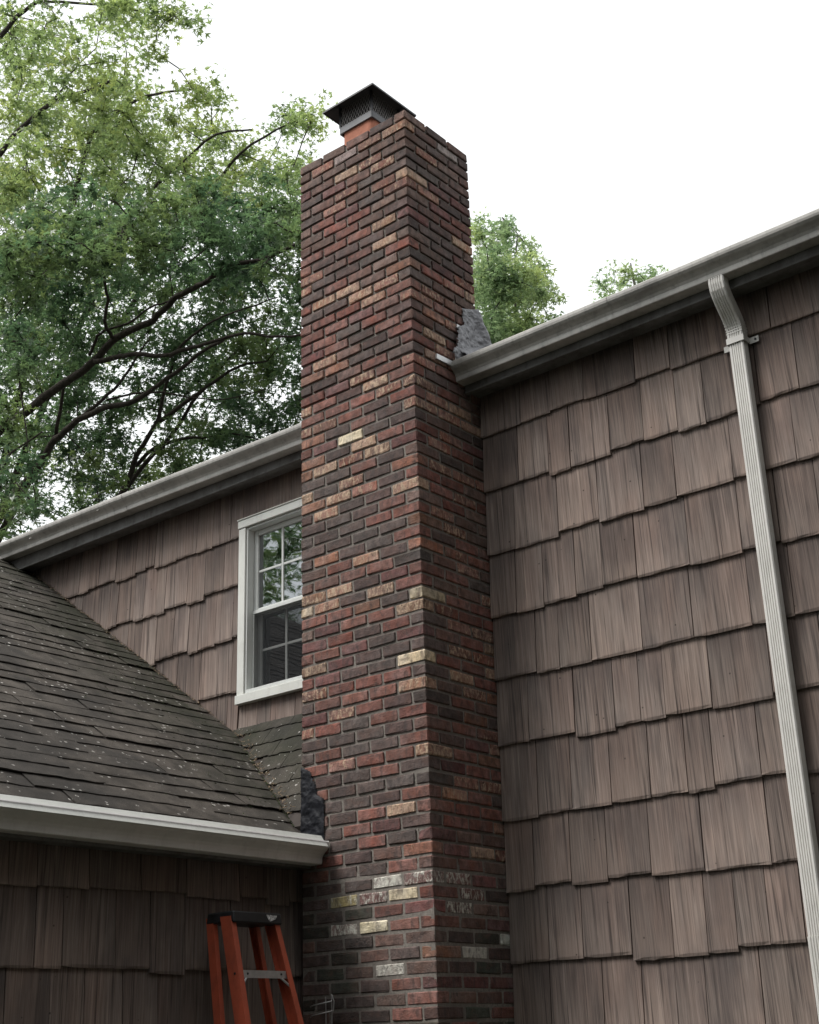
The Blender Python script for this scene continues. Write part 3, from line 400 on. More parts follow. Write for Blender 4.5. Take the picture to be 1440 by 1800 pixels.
def mat_paint(name, col, rough=.5, dirt=.25, dscale=5.0, dcol=(.10, .095, .075), spec=.4):
    t = NT(name)
    P = t.pos()
    n1 = t.noise(P, dscale, 5, .65)
    n2 = t.noise(t.pos((1, 1, .25)), 28, 4, .65)
    n3 = t.noise(P, 230, 2, .6)
    c = t.mix(t.math('MULTIPLY', t.ramp(n1, .42, .70), dirt), col, dcol)
    c = t.mix(t.math('MULTIPLY', t.ramp(n2, .52, .72), dirt * .8), c, dcol)
    c = t.mix(t.math('MULTIPLY', t.ramp(n3, .60, .72), dirt * .5), c, dcol)
    return t.surf(c, t.ramp(n1, .3, .7, rough * .85, min(1, rough * 1.2)), n1, .08, .01, spec=spec)


def mat_plain(name, col, rough=.7, nscale=30.0, amp=.25, bump=.3, metal=0.0, spec=.3, dist=.005):
    t = NT(name)
    n = t.noise(t.pos(), nscale, 4, .6)
    c = t.hsv(col, .5, 1.0, t.ramp(n, .25, .75, 1 - amp, 1 + amp))
    return t.surf(c, rough, n, bump, dist, metal, spec)


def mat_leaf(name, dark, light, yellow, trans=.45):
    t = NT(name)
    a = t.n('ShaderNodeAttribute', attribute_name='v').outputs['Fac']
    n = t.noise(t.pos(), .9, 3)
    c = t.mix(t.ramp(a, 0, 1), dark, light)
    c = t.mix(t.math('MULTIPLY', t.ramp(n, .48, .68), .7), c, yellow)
    d = t.n('ShaderNodeBsdfPrincipled', {'Base Color': c, 'Roughness': .36, 'Specular IOR Level': .7})
    tr = t.n('ShaderNodeBsdfTranslucent', {'Color': t.hsv(c, .485, 1.15, 1.7)})
    mx = t.n('ShaderNodeMixShader', {'Fac': trans})
    t.t.links.new(d.outputs[0], mx.inputs[1])
    t.t.links.new(tr.outputs[0], mx.inputs[2])
    t.t.links.new(mx.outputs[0], t.out.inputs[0])
    return t.m


def mat_glass():
    t = NT('window_glass')
    fr = t.n('ShaderNodeFresnel', {'IOR': 1.6})
    f = t.math('ADD', t.math('MULTIPLY', fr.outputs[0], 1.8), .22, clamp=True)
    n = t.noise(t.pos(), 3.0, 2)
    bp = t.n('ShaderNodeBump', {'Height': n, 'Strength': .05, 'Distance': .02})
    gl = t.n('ShaderNodeBsdfGlossy', {'Roughness': .015, 'Color': (.93, .97, 1.0)})
    t.t.links.new(bp.outputs[0], gl.inputs['Normal'])
    tr = t.n('ShaderNodeBsdfTransparent', {'Color': (.80, .84, .84)})
    mx = t.n('ShaderNodeMixShader', {'Fac': f})
    t.t.links.new(tr.outputs[0], mx.inputs[1])
    t.t.links.new(gl.outputs[0], mx.inputs[2])
    t.t.links.new(mx.outputs[0], t.out.inputs[0])
    return t.m


def mat_screen():
    t = NT('insect_screen')
    d = t.n('ShaderNodeBsdfDiffuse', {'Color': (.025, .026, .028)})
    tr = t.n('ShaderNodeBsdfTransparent')
    mx = t.n('ShaderNodeMixShader', {'Fac': .50})
    t.t.links.new(tr.outputs[0], mx.inputs[1])
    t.t.links.new(d.outputs[0], mx.inputs[2])
    t.t.links.new(mx.outputs[0], t.out.inputs[0])
    return t.m


M = {}
M['brick'] = mat_brick('brick_single', False)
M['brick_a'] = mat_brick('brick_rest', True)
M['mortar'] = mat_mortar()
M['wood'] = mat_wood('stained_shingle', False)
M['wood_a'] = mat_wood('stained_shingle_rest', True)
M['roof'] = mat_roof('asphalt_shingle', False)
M['roof_a'] = mat_roof('asphalt_shingle_rest', True)
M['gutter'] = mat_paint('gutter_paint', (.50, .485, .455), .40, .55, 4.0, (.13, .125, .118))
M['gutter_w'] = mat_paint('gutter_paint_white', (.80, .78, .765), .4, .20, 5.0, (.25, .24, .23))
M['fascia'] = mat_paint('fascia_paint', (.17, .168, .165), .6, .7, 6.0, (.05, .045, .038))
M['spout'] = mat_paint('downspout_paint', (.70, .685, .65), .4, .16, 6.0)
M['trim'] = mat_paint('window_trim_paint', (.70, .71, .67), .5, .15, 4.0)
M['vinyl'] = mat_paint('sash_vinyl', (.66, .68, .66), .4, .12, 6.0)
M['tar'] = mat_plain('roofing_tar', (.012, .013, .017), .6, 38, .35, .6, spec=.18, dist=.010)
M['tar_grey'] = mat_plain('weathered_tar', (.20, .20, .215), .38, 42, .5, .7, spec=.5, dist=.012)
M['flash'] = mat_plain('aluminium_flashing', (.72, .73, .74), .35, 20, .12, .1, .6)
M['cap'] = mat_plain('black_cap_metal', (.018, .018, .021), .45, 14, .4, .1, spec=.4)
M['cap_band'] = mat_plain('grey_cap_metal', (.10, .105, .115), .4, 14, .25, .1, spec=.5)
M['wire'] = mat_plain('galvanised_wire', (.36, .35, .34), .5, 20, .2, .0, .5)
M['clay'] = mat_plain('clay_flue', (.42, .17, .11), .85, 16, .25, .3)
M['concrete'] = mat_plain('crown_mortar', (.30, .28, .26), .95, 25, .25, .5)
M['orange'] = mat_paint('orange_fibreglass', (.43, .085, .042), .55, .4, 9.0, (.14, .045, .03))
M['black'] = mat_plain('black_plastic', (.022, .023, .025), .5, 20, .3, .1)
M['alu'] = mat_plain('ladder_aluminium', (.42, .43, .43), .42, 30, .2, .1, .6)
M['label'] = mat_plain('worn_label', (.5, .5, .5), .6, 120, .9, .0)
M['room'] = mat_plain('dark_room', (.035, .035, .037), .9, 3, .2, .0)
M['sheath'] = mat_plain('wall_sheathing', (.05, .042, .038), .95, 8, .3, .1)
M['bark'] = mat_plain('oak_bark', (.045, .037, .031), .95, 22, .45, .9, dist=.03)
M['leaf_a'] = mat_leaf('oak_leaf_dark', (.052, .095, .052), (.135, .215, .108), (.175, .230, .090), .52)
M['leaf_b'] = mat_leaf('oak_leaf_yellow_green', (.125, .180, .085), (.250, .330, .140), (.300, .345, .125), .6)
M['leaf_c'] = mat_leaf('tree_leaf_light', (.130, .195, .105), (.265, .350, .195), (.310, .370, .160), .62)
M['leaf_w'] = mat_leaf('light_blocker_leaf', (.022, .028, .020), (.045, .055, .036), (.050, .055, .032), .2)  # dull dark leaves for the unseen trees added to hold back light
M['lichen'] = mat_plain('lichen', (.42, .41, .38), .95, 60, .3, .2)
M['ground'] = mat_plain('lawn_ground', (.045, .050, .035), .95, 3, .45, .5)
M['litter'] = mat_plain('leaf_litter', (.16, .12, .08), .95, 55, .6, .3)
M['moss'] = mat_plain('moss', (.035, .048, .018), 1.0, 70, .5, .6)

# ------------------------------------------------------------------ ground
g = MB()
g.add([(-400, -400, GZ), (400, -400, GZ), (400, 400, GZ), (-400, 400, GZ)], [(0, 1, 2, 3)])
tag(g.build('ground', M['ground']), 'dark lawn ground around the house', 'ground', kind='structure')

# ------------------------------------------------------------------ house: walls, eaves, roofs
WY = 0.603          # main wall sheathing plane (faces -Y)
WX = -0.92          # wing wall plane (faces +X)
WS = 0.7055         # wing roof slope
def wing_z(x):
    return -4.738 - WS * x
RIDGE_X = -5.05
CH_W, CH_D = 0.867, 0.609

house = thing('house', (0, 3.0, GZ), 'brown shingle-sided house with a low wing and white-framed window', 'house')

main_wall = MB().box(-7.8, 6.0, WY, WY + .12, GZ, -1.60)
# opening for the window is cut by building the wall in four pieces round it
WIN = (-1.985, -1.115, -3.155, -1.935)   # x0,x1,z0,z1 outside of the casing
mw = MB()
mw.box(-7.8, WIN[0] + .05, WY, WY + .12, GZ, -1.60)
mw.box(WIN[1] - .05, 6.0, WY, WY + .12, GZ, -1.60)
mw.box(WIN[0] + .05, WIN[1] - .05, WY, WY + .12, GZ, WIN[2] + .05)
mw.box(WIN[0] + .05, WIN[1] - .05, WY, WY + .12, WIN[3] - .05, -1.60)
main_wall = mw.build('main_wall', M['sheath'], house)
wing_wall = MB().box(WX - .12, WX, -6.0, WY - .004, GZ, -4.19).build('wing_wall', M['sheath'], house)

# room behind the window
rm = MB()
rm.add([(-2.6, WY + .13, -3.6), (-.4, WY + .13, -3.6), (-.4, 3, -3.6), (-2.6, 3, -3.6), (-2.6, WY + .13, -1.6), (-.4, WY + .13, -1.6), (-.4, 3, -1.6), (-2.6, 3, -1.6)],
       [(0, 1, 2, 3), (4, 5, 6, 7), (1, 2, 6, 5), (2, 3, 7, 6), (3, 0, 4, 7)])
rm.build('room', M['room'], house)


def shingle_mesh(i, r):
    """one wall shingle: unit width and height, thick at the butt, uneven edges"""
    j = lambda a: r.uniform(-a, a)
    n = 5
    b = MB()
    vs_ = []
    for row, (z, t) in enumerate(((0.0, .0205), (.03, .024), (1.0, .006))):
        for k in range(n):
            x = k / (n - 1)
            if k == 0: x += r.uniform(0, .008)
            if k == n - 1: x -= r.uniform(0, .008)
            zz = z + (j(.006) if row == 0 else 0) + ((x - .5) * sl if row == 0 else 0) if False else z + (j(.011) if row < 1 else 0)
            vs_.append((x, -t + j(.0008) - (abs(j(.006)) if row == 0 and k in (0, n - 1) else 0), zz))
    for row, z in enumerate((0.0, 1.0)):
        for k in range(n):
            x = k / (n - 1)
            vs_.append((min(max(x, .004), .996), 0.0, z))
    fs = []
    for row in range(2):
        for k in range(n - 1):
            a = row * n + k
            fs.append((a, a + 1, a + n + 1, a + n))
    o = 3 * n
    for k in range(n - 1):
        fs.append((k, o + k, o + k + 1, k + 1))                          # underside
        fs.append((2 * n + k, 2 * n + k + 1, o + n + k + 1, o + n + k))   # top
    fs.append((0, n, 2 * n, o + n, o))
    fs.append((n - 1, o + n - 1, o + 2 * n - 1, 3 * n - 1, 2 * n - 1))
    b.add(vs_, fs)
    return b


srng = random.Random(21)
SH_MB = [shingle_mesh(i, srng) for i in range(7)]
SH_ME = [b.mesh('shingle') for b in SH_MB]
for me in SH_ME:
    me.materials.append(M['wood'])


def add_rest(name, items, variants, mat, parent, attr_col=None):
    """many alike pieces past the single ones, joined into one part of kind stuff"""
    V, F, A = [], [], []
    for it in items:
        vi, mtx, val = it
        b = variants[vi]
        base = len(V)
        for q in b.v:
            V.append(tuple(mtx @ Vector(q)))
            A.append(val)
        F += [tuple(i + base for i in f) for f in b.f]
    me = bpy.data.meshes.new(name)
    me.from_pydata(V, [], F)
    bm = bmesh.new(); bm.from_mesh(me); bmesh.ops.recalc_face_normals(bm, faces=list(bm.faces)); bm.to_mesh(me); bm.free()
    if A and isinstance(A[0], (tuple, list)):
        at = me.attributes.new('tint', 'FLOAT_COLOR', 'POINT')
        at.data.foreach_set('color', [c for a in A for c in a])
    else:
        at = me.attributes.new('rnd', 'FLOAT', 'POINT')
        at.data.foreach_set('value', A)
    o = link(name, me, mat, parent)
    o['kind'] = 'stuff'
    return o


def fit_cols(x0, x1, r, lo, hi, sizes):
    out, x = [], x0
    while x < x1 - .001:
        w = r.choice(sizes) * r.uniform(.9, 1.1)
        w = min(max(w, lo), hi)
        if x1 - (x + w) < lo:
            w = x1 - x
        out.append((x, x + w))
        x += w
    return out


RZ90 = Matrix.Rotation(PI / 2, 4, 'Z')


def side_course(parent, rest, axis, a0, a1, zb, ztop, r, single):
    """one course of shingles between a0 and a1; axis 'x' main wall, 'y' wing wall"""
    last = 0
    for (c0, c1) in fit_cols(a0, a1, r, .085, .34, (.15, .19, .22, .26, .30) if a0 > -.5 or axis == 'y' else (.10, .12, .15, .18, .22)):
        dz = r.choice((0, 0, .010, .020, -.008, .015))
        if abs(dz - last) < .004: dz += r.uniform(-.003, .003)
        last = dz
        pieces = [(c0, c1, zb + dz, ztop + .035)]
        if axis == 'x' and c1 > WIN[0] and c0 < WIN[1]:
            pieces = []
            if c0 < WIN[0] - .02: pieces.append((c0, WIN[0] - .001, zb + dz, ztop + .035))
            if c1 > WIN[1] + .02: pieces.append((WIN[1] + .001, c1, zb + dz, ztop + .035))
            m0, m1 = max(c0, WIN[0]), min(c1, WIN[1])
            if m1 - m0 > .01:
                if ztop + .03 > WIN[3] and zb < WIN[3] + .3:
                    pieces.append((m0, m1, max(zb + dz, WIN[3] + .002), ztop + .035))
                if zb + dz < WIN[2]:
                    pieces.append((m0, m1, zb + dz, min(ztop + .035, WIN[2] - .002)))
        for (p0, p1, z0, z1) in pieces:
            if z1 - z0 < .02 or p1 - p0 < .012:
                continue
            if axis == 'x' and p1 < -.95 and wing_z(p1) > z1 + .05 and p1 < -1.9:
                continue
            vi = r.randrange(len(SH_MB))
            gap = r.uniform(.001, .0035)
            S = Matrix.Diagonal((p1 - p0 - gap, 1, z1 - z0, 1))
            tilt = Matrix.Rotation(r.uniform(-.004, .004), 4, 'Z') @ Matrix.Rotation(r.uniform(-.003, .004), 4, 'Y')
            if axis == 'x':
                Mx = Matrix.Translation((p0, WY - .001 - r.uniform(0, .002), z0)) @ tilt @ S
            else:
                Mx = Matrix.Translation((WX + .001 + r.uniform(0, .002), p0, z0)) @ RZ90 @ tilt @ S
            if single(p0, p1, z0):
                link('shingle', SH_ME[vi], None, parent, Mx)
            else:
                rest.append((vi, Mx, r.random()))


r_ = random.Random(33)
rest_main, rest_wing = [], []
# right of the chimney
zs = [-1.957 - .3595 * k for k in range(14)]
top = -1.70
for k, zb in enumerate(zs):
    side_course(main_wall, rest_main, 'x', .004, 6.0, zb, top, r_, lambda a, b, z: a < 2.75 and z > -5.3)
    top = zb
# left of the chimney (and behind it, down to the small roof)
zs = [-2.032 - .346 * k for k in range(5)]
top = -1.70
for k, zb in enumerate(zs):
    side_course(main_wall, rest_main, 'x', -4.75, -.872, zb, top, r_, lambda a, b, z: a < -1.25)
    top = zb
# wing wall
zs = [-4.485 - .347 * k for k in range(7)]
top = -4.30
for k, zb in enumerate(zs):
    side_course(wing_wall, rest_wing, 'y', -6.0, .59, zb, top, r_, lambda a, b, z: a > -2.1 and b < .25 and z > -5.4)
    top = zb
add_rest('shingles', rest_main, SH_MB, M['wood_a'], main_wall)
add_rest('shingles', rest_wing, SH_MB, M['wood_a'], wing_wall)

# ---- main eave: soffit, fascia, gutters
FY, FZ0, FZ1 = .452, -1.715, -1.565
for (x0, x1, zo) in ((.003, 6.1, 0.0), (-4.72, -.870, 0.0)):
    b = MB()
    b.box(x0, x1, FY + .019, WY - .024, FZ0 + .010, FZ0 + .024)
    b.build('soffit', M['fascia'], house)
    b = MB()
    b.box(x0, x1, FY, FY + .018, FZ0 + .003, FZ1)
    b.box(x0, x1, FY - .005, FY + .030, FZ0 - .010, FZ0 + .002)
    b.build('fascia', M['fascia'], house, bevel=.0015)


def gutter_profile(t=.0022):
    # outline seen along the gutter: a = distance out from the fascia, b = height above the gutter bottom
    o = [(0, .108), (0, .004), (.004, 0), (.070, 0), (.076, .003), (.078, .012), (.079, .030), (.086, .044), (.100, .057), (.115, .068), (.125, .080), (.128, .092), (.128, .106), (.124, .112), (.114, .112), (.112, .107)]
    n = len(o)
    inn = []
    for i, q in enumerate(o):
        a = Vector(o[max(i - 1, 0)]); b = Vector(o[min(i + 1, n - 1)])
        d = (b - a).normalized()
        inn.append((q[0] - d.y * t, q[1] + d.x * t) if True else q)
    return o, inn


def gutter(name, A, B, out, up, parent, mat, capA=False, capB=False, sag=0.0):
    o, inn = gutter_profile()
    A, B, out, up = Vector(A), Vector(B), Vector(out), Vector(up)
    prof = o + inn[::-1]
    b = MB()
    n = 9
    fr = []
    for i in range(n):
        f = i / (n - 1)
        q = A.lerp(B, f) - up * (sag * math.sin(PI * f) + .002 * math.sin(7 * f))
        fr.append((q, out, up))
    b.sweep(prof, fr)
    ob = b.build(name, mat, parent)
    d = (B - A).normalized()
    for flag, end, s in ((capA, A, -1), (capB, B, 1)):
        if not flag:
            continue
        c = MB()
        pr = [(a * 1.0, bb) for a, bb in o[:14]] + [(.006, .110)]
        c.sweep(pr, [(end + d * (s * .0005), out, up), (end + d * (s * .004), out, up)])
        c.build('end_cap', mat, ob)
    return ob


GB = -1.676
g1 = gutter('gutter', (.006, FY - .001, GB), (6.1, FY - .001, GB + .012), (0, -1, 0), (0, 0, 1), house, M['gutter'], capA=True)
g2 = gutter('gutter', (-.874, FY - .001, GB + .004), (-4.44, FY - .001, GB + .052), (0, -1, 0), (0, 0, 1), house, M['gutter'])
for gg, xs in ((g1, (.5, 1.25, 2.0, 2.75)), (g2, (-1.6, -2.4, -3.2, -4.0))):
    for x in xs:
        MB().box(x - .012, x + .012, FY - .118, FY - .004, GB + .100, GB + .104).build('hanger', M['gutter'], gg)

def seam(parent, c, out, along, mat):
    o, inn = gutter_profile()
    pr = [(a * 1.012 + .0005, b_ * 1.0 - .0006) for a, b_ in o[1:14]] + [(a - .0015, b_) for a, b_ in o[1:14]][::-1]
    MB().sweep(pr, [(Vector(c) - Vector(along) * .028, out, (0, 0, 1)), (Vector(c) + Vector(along) * .028, out, (0, 0, 1))]).build('seam', mat, parent)
seam(g1, (1.02, FY - .0015, GB), (0, -1, 0), (1, 0, 0), M['gutter'])
seam(g2, (-2.95, FY - .0015, GB + .031), (0, -1, 0), (1, 0, 0), M['gutter'])

# ---- main roof (low pitch, hidden from below by its gutter) with shingle edge
b = MB()
s0 = .42
def mroof(y):
    return -1.565 + s0 * (y - FY)
for (x0, x1, y0) in ((.006, 6.3, FY - .045), (-7.9, -.873, FY - .045), (-.873, .006, .640)):
    p = [(x0, y0, mroof(y0)), (x1, y0, mroof(y0)), (x1, 4.6, mroof(4.6)), (x0, 4.6, mroof(4.6))]
    b.hexa(p + [(q[0], q[1], q[2] + .02) for q in p])
    p = [(x0, 4.6, mroof(4.6)), (x1, 4.6, mroof(4.6)), (x1, 8.8, mroof(.4)), (x0, 8.8, mroof(.4))]
    b.hexa(p + [(q[0], q[1], q[2] + .02) for q in p])
b.build('main_roof', M['roof'], house)
hb = MB()
hb.box(5.88, 6.0, WY + .125, 8.4, GZ, -1.6)
hb.box(-7.8, -7.68, WY + .125, 8.4, GZ, -1.6)
hb.box(-7.67, 5.87, 8.28, 8.4, GZ, -1.6)
hb.build('back_walls', M['sheath'], house)

# ---- wing roof deck
eave_x = -.765
wr = MB()
def wpt(x, y, dz=0.0):
    return (x, y, wing_z(x) + dz)
# deck pieces: in front of the chimney plane it reaches the eave, beside the chimney it stops at the brick
for (xa, y0, y1) in ((eave_x - .012, -6.2, -.006), (-.875, -.004, WY - .03)):
    p = [wpt(xa, y0, -.030), wpt(xa, y1, -.030), wpt(RIDGE_X, y1, -.030), wpt(RIDGE_X, y0, -.030)]
    wr.hexa(p + [(q[0], q[1], q[2] + .018) for q in p])
p = [(RIDGE_X, -6.2, wing_z(RIDGE_X) - .03), (RIDGE_X, WY - .03, wing_z(RIDGE_X) - .03), (-9.3, WY - .03, -4.2), (-9.3, -6.2, -4.2)]
wr.hexa(p + [(q[0], q[1], q[2] + .02) for q in p])
wing_roof = wr.build('wing_roof', M['sheath'], house)


def tab_mesh(r):
    """one asphalt tab: unit width (x), length up the slope (y) in metres, thickness in z"""
    n = 14
    vs_ = []
    L = .150
    for row, (y, t) in enumerate(((0, .0070), (.012, .0075), (L, .003))):
        for k in range(n):
            x = k / (n - 1)
            x = min(max(x, .004), .996)
            yy = y + (r.uniform(-.006, .006) if row == 0 else 0)
            vs_.append((x, yy, t + (r.uniform(-.0014, .0018) if row < 2 else 0)))
    for k in range(n):
        x = min(max(k / (n - 1), .004), .996)
        vs_.append((x, vs_[k][1] + .002, .0012))
    fs = []
    for row in range(2):
        for k in range(n - 1):
            a = row * n + k
            fs.append((a, a + 1, a + n + 1, a + n))
    for k in range(n - 1):
        fs.append((3 * n + k, 3 * n + k + 1, k + 1, k))
    fs.append((3 * n, 0, n, 2 * n))
    fs.append((3 * n + n - 1, 3 * n - 1, 2 * n - 1, n - 1))
    b = MB()
    b.add(vs_, fs)
    return b


trng = random.Random(8)
TB_MB = [tab_mesh(trng) for _ in range(7)]
TB_ME = [b.mesh('roof_shingle') for b in TB_MB]
for me in TB_ME:
    me.materials.append(M['roof'])
CW = 1 / math.sqrt(1 + WS * WS)
SW = WS * CW
CK_S, CK_Z = 1.35, -3.29                          # cricket: slope and height at the wall
def cricket_z(y):
    return CK_Z - CK_S * (.60 - y)
EXPO = .129
rest_roof = []
rt = random.Random(77)
nrow = int((eave_x - RIDGE_X) / (EXPO * CW)) + 1
for j in range(nrow):
    x = eave_x - .004 - j * EXPO * CW
    z = wing_z(x) - .008
    y_end = WY - .026
    # where the cricket or the chimney covers this row
    zc = z + .02
    yv = .60 - (CK_Z - zc) / CK_S
    if x > -2.06:
        y_end = min(y_end, yv + .06)
    if x > -.875:
        y_end = min(y_end, -.012)
    y0 = -6.2
    off = (j % 2) * .152 + rt.uniform(-.02, .02)
    ycur = y_end
    first = True
    rowtilt = rt.uniform(-.022, -.010)
    while ycur > y0 + .05:
        w = .914
        if first:
            w = .20 + .71 * ((j * .37 + rt.uniform(0, .1)) % 1.0)
            first = False
        ya = max(ycur - w, y0)
        sag = .004 * math.sin(ya * 3.1 + j * .35) + .003 * math.sin(ya * 7 + j)
        Mx = Matrix(((0, -CW, SW, x), (1, 0, 0, ya), (0, SW, CW, z + sag), (0, 0, 0, 1))) @ Matrix.Rotation(rt.uniform(-.0012, .0012), 4, 'Z') @ Matrix.Rotation(rowtilt, 4, 'X') @ Matrix.Diagonal((ycur - ya - .0004, 1, 1, 1))
        vi = rt.randrange(len(TB_MB))
        # a piece is in the picture when it lies right of the line from (-0.8,-2.1) to (-4.4,0.15)
        lim = -2.15 + (-.8 - x) * .66
        if ycur > lim and x > -4.65:
            link('roof_shingle', TB_ME[vi], None, wing_roof, Mx)
        else:
            rest_roof.append((vi, Mx, rt.random()))
        ycur = ya
# cricket between the wall, the wing roof and the chimney
CC = 1 / math.sqrt(1 + CK_S ** 2)
SS = CK_S * CC
ck = MB()
pts = []
yb = .02
xl = lambda y: (-4.738 - cricket_z(y)) / WS
pa = [(xl(.60), .600, cricket_z(.60) - .012), (-.874, .600, cricket_z(.60) - .012), (-.874, yb, cricket_z(yb) - .012), (xl(yb), yb, cricket_z(yb) - .012)]
ck.hexa([(q[0], q[1] + .01, q[2] - .02) for q in pa] + pa)
cricket = ck.build('cricket_roof', M['sheath'], house)
nck = 8
for j in range(nck):
    s = .92 - j * EXPO - .0
    y = .598 - (.865 - j * EXPO) * CC - .0
    z = cricket_z(y) - .004
    x0, x1 = xl(y) - .05 - rt.uniform(0, .03), -.8745
    if x0 > x1 - .03 or y > .585: continue
    xc = x1
    off = (j % 2) * .15
    first = True
    while xc > x0 + .02:
        w = .305 if not first else .305 - off
        first = False
        xa = max(xc - w, x0)
        Mx = Matrix(((1, 0, 0, xa), (0, CC, -SS, y), (0, SS, CC, z), (0, 0, 0, 1))) @ Matrix.Rotation(rt.uniform(-.03, .01), 4, 'Z') @ Matrix.Rotation(rt.uniform(-.03, -.005), 4, 'X') @ Matrix.Diagonal((xc - xa - .002, 1, 1.3, 1))
        link('roof_shingle', TB_ME[rt.randrange(len(TB_MB))], None, cricket, Mx)
        xc = xa
add_rest('roof_shingles', rest_roof, TB_MB, M['roof_a'], wing_roof)

# ---- wing eave
b = MB()
b.box(WX + .028, eave_x - .046, -6.15, -.006, -4.312, -4.300)
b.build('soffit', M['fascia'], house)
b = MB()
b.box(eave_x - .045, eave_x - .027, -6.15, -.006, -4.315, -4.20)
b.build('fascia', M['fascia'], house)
b = MB()     # drip edge
b.box(eave_x - .030, eave_x + .012, -6.15, -.008, wing_z(eave_x) - .022, wing_z(eave_x) - .017)
b.build('drip_edge', M['gutter_w'], house)
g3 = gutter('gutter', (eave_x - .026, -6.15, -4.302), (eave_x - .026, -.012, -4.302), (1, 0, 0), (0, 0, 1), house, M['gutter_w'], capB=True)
for y in (-.5, -1.1, -1.7):
    MB().box(eave_x - .024, eave_x + .094, y - .012, y + .012, -4.202, -4.198).build('hanger', M['gutter_w'], g3)
# raised bead along the top of the wing gutter front
for (xo, zo, xi, zi) in ((.116, -4.222, .092, -4.196), (.089, -4.193, .064, -4.166)):
    lp = [(eave_x + xo, -6.14, zo), (eave_x + xo - .004, -6.14, zo - .002), (eave_x + xi, -6.14, zi), (eave_x + xi + .004, -6.14, zi + .003)]
    MB().hexa(lp + [(q[0], -.03, q[2]) for q in lp]).build('lip', M['trim'], g3)


# ---- window
win = part_empty('window', house)
x0, x1, z0, z1 = WIN
cw = .062
yo = WY - .038          # casing front
def wbox(name, a, b_, c, d, y0, y1, mat, bev=.002, parent=win):
    return MB().box(a, b_, y0, y1, c, d).build(name, mat, parent, bevel=bev)
wbox('casing', x0, x0 + cw, z0 + .055, z1 - .052, yo, WY + .02, M['trim'])
wbox('casing', x1 - cw, x1, z0 + .055, z1 - .052, yo, WY + .02, M['trim'])
wbox('casing', x0 - .004, x1 + .004, z1 - .050, z1 + .004, yo - .006, WY + .02, M['trim'])
wbox('sill', x0 - .006, x1 + .006, z0 - .004, z0 + .053, yo - .010, WY + .02, M['trim'])
# drip cap
wbox('drip_cap', x0 - .006, x1 + .006, z1 + .006, z1 + .012, yo - .012, WY - .004, M['trim'], .0)
ix0, ix1, iz0, iz1 = x0 + cw + .002, x1 - cw - .002, z0 + .057, z1 - .054
# jamb liners (deep reveal)
wbox('jamb', ix0, ix0 + .012, iz0, iz1, yo + .012, WY + .09, M['vinyl'], .001)
wbox('jamb', ix1 - .012, ix1, iz0, iz1, yo + .012, WY + .09, M['vinyl'], .001)
wbox('head_jamb', ix0 + .013, ix1 - .013, iz1 - .012, iz1, yo + .012, WY + .09, M['vinyl'], .001)
wbox('sill_ledge', ix0 + .013, ix1 - .013, iz0, iz0 + .022, yo + .004, WY + .09, M['vinyl'], .002)
jx0, jx1, jz0, jz1 = ix0 + .014, ix1 - .014, iz0 + .024, iz1 - .014
zm = -2.560             # meeting rail
def sash(y, za, zb_, fw, name):
    wbox('sash_stile', jx0, jx0 + fw, za, zb_, y, y + .030, M['vinyl'], .002)
    wbox('sash_stile', jx1 - fw, jx1, za, zb_, y, y + .030, M['vinyl'], .002)
    wbox('sash_rail', jx0 + fw + .0005, jx1 - fw - .0005, zb_ - fw, zb_, y + .001, y + .029, M['vinyl'], .002)
    wbox('sash_rail', jx0 + fw + .0005, jx1 - fw - .0005, za, za + fw, y + .001, y + .029, M['vinyl'], .002)
    gx0, gx1, gz0, gz1 = jx0 + fw, jx1 - fw, za + fw, zb_ - fw
    nx, nz, mwid = 3, 2, .016
    yg = y + .014
    for i in range(1, nx):
        xm = gx0 + (gx1 - gx0) * i / nx
        wbox('muntin', xm - mwid / 2, xm + mwid / 2, gz0 + .0005, gz1 - .0005, yg - .006, yg + .008, M['vinyl'], .0015)
    zmid = (gz0 + gz1) / 2
    for i in range(nx):
        xa = gx0 + (gx1 - gx0) * i / nx + (mwid / 2 + .0006 if i else .0006)
        xb = gx0 + (gx1 - gx0) * (i + 1) / nx - (mwid / 2 + .0006 if i < nx - 1 else .0006)
        wbox('muntin', xa, xb, zmid - mwid / 2, zmid + mwid / 2, yg - .005, yg + .007, M['vinyl'], .0015)
        for (pa, pb) in ((gz0 + .0006, zmid - mwid / 2 - .0006), (zmid + mwid / 2 + .0006, gz1 - .0006)):
            MB().box(xa, xb, yg, yg + .004, pa, pb).build('pane', M['glass'], win)
M['glass'] = mat_glass()
M['screen'] = mat_screen()
sash(WY + .030, zm - .012, jz1, .034, 'upper')
sash(WY + .064, jz0, zm + .020, .036, 'lower')
# insect screen over the lower half
sy = WY + .020
for nm, a, b_, c, d in (('screen_frame', jx0 + .001, jx0 + .013, jz0 + .001, zm - .014), ('screen_frame', jx1 - .013, jx1 - .001, jz0 + .001, zm - .014),
                        ('screen_frame', jx0 + .0135, jx1 - .0135, jz0 + .001, jz0 + .013)):
    wbox(nm, a, b_, c, d, sy, sy + .008, M['vinyl'], .001)
wbox('screen_frame', jx0 + .0005, jx1 - .0005, zm - .0135, zm + .008, sy - .002, sy + .008, M['vinyl'], .001)
s_ = MB()
s_.add([(jx0 + .012, sy + .004, jz0 + .012), (jx1 - .012, sy + .004, jz0 + .012), (jx1 - .012, sy + .004, zm - .013), (jx0 + .012, sy + .004, zm - .013)], [(0, 1, 2, 3)])
s_.build('insect_screen', M['screen'], win)

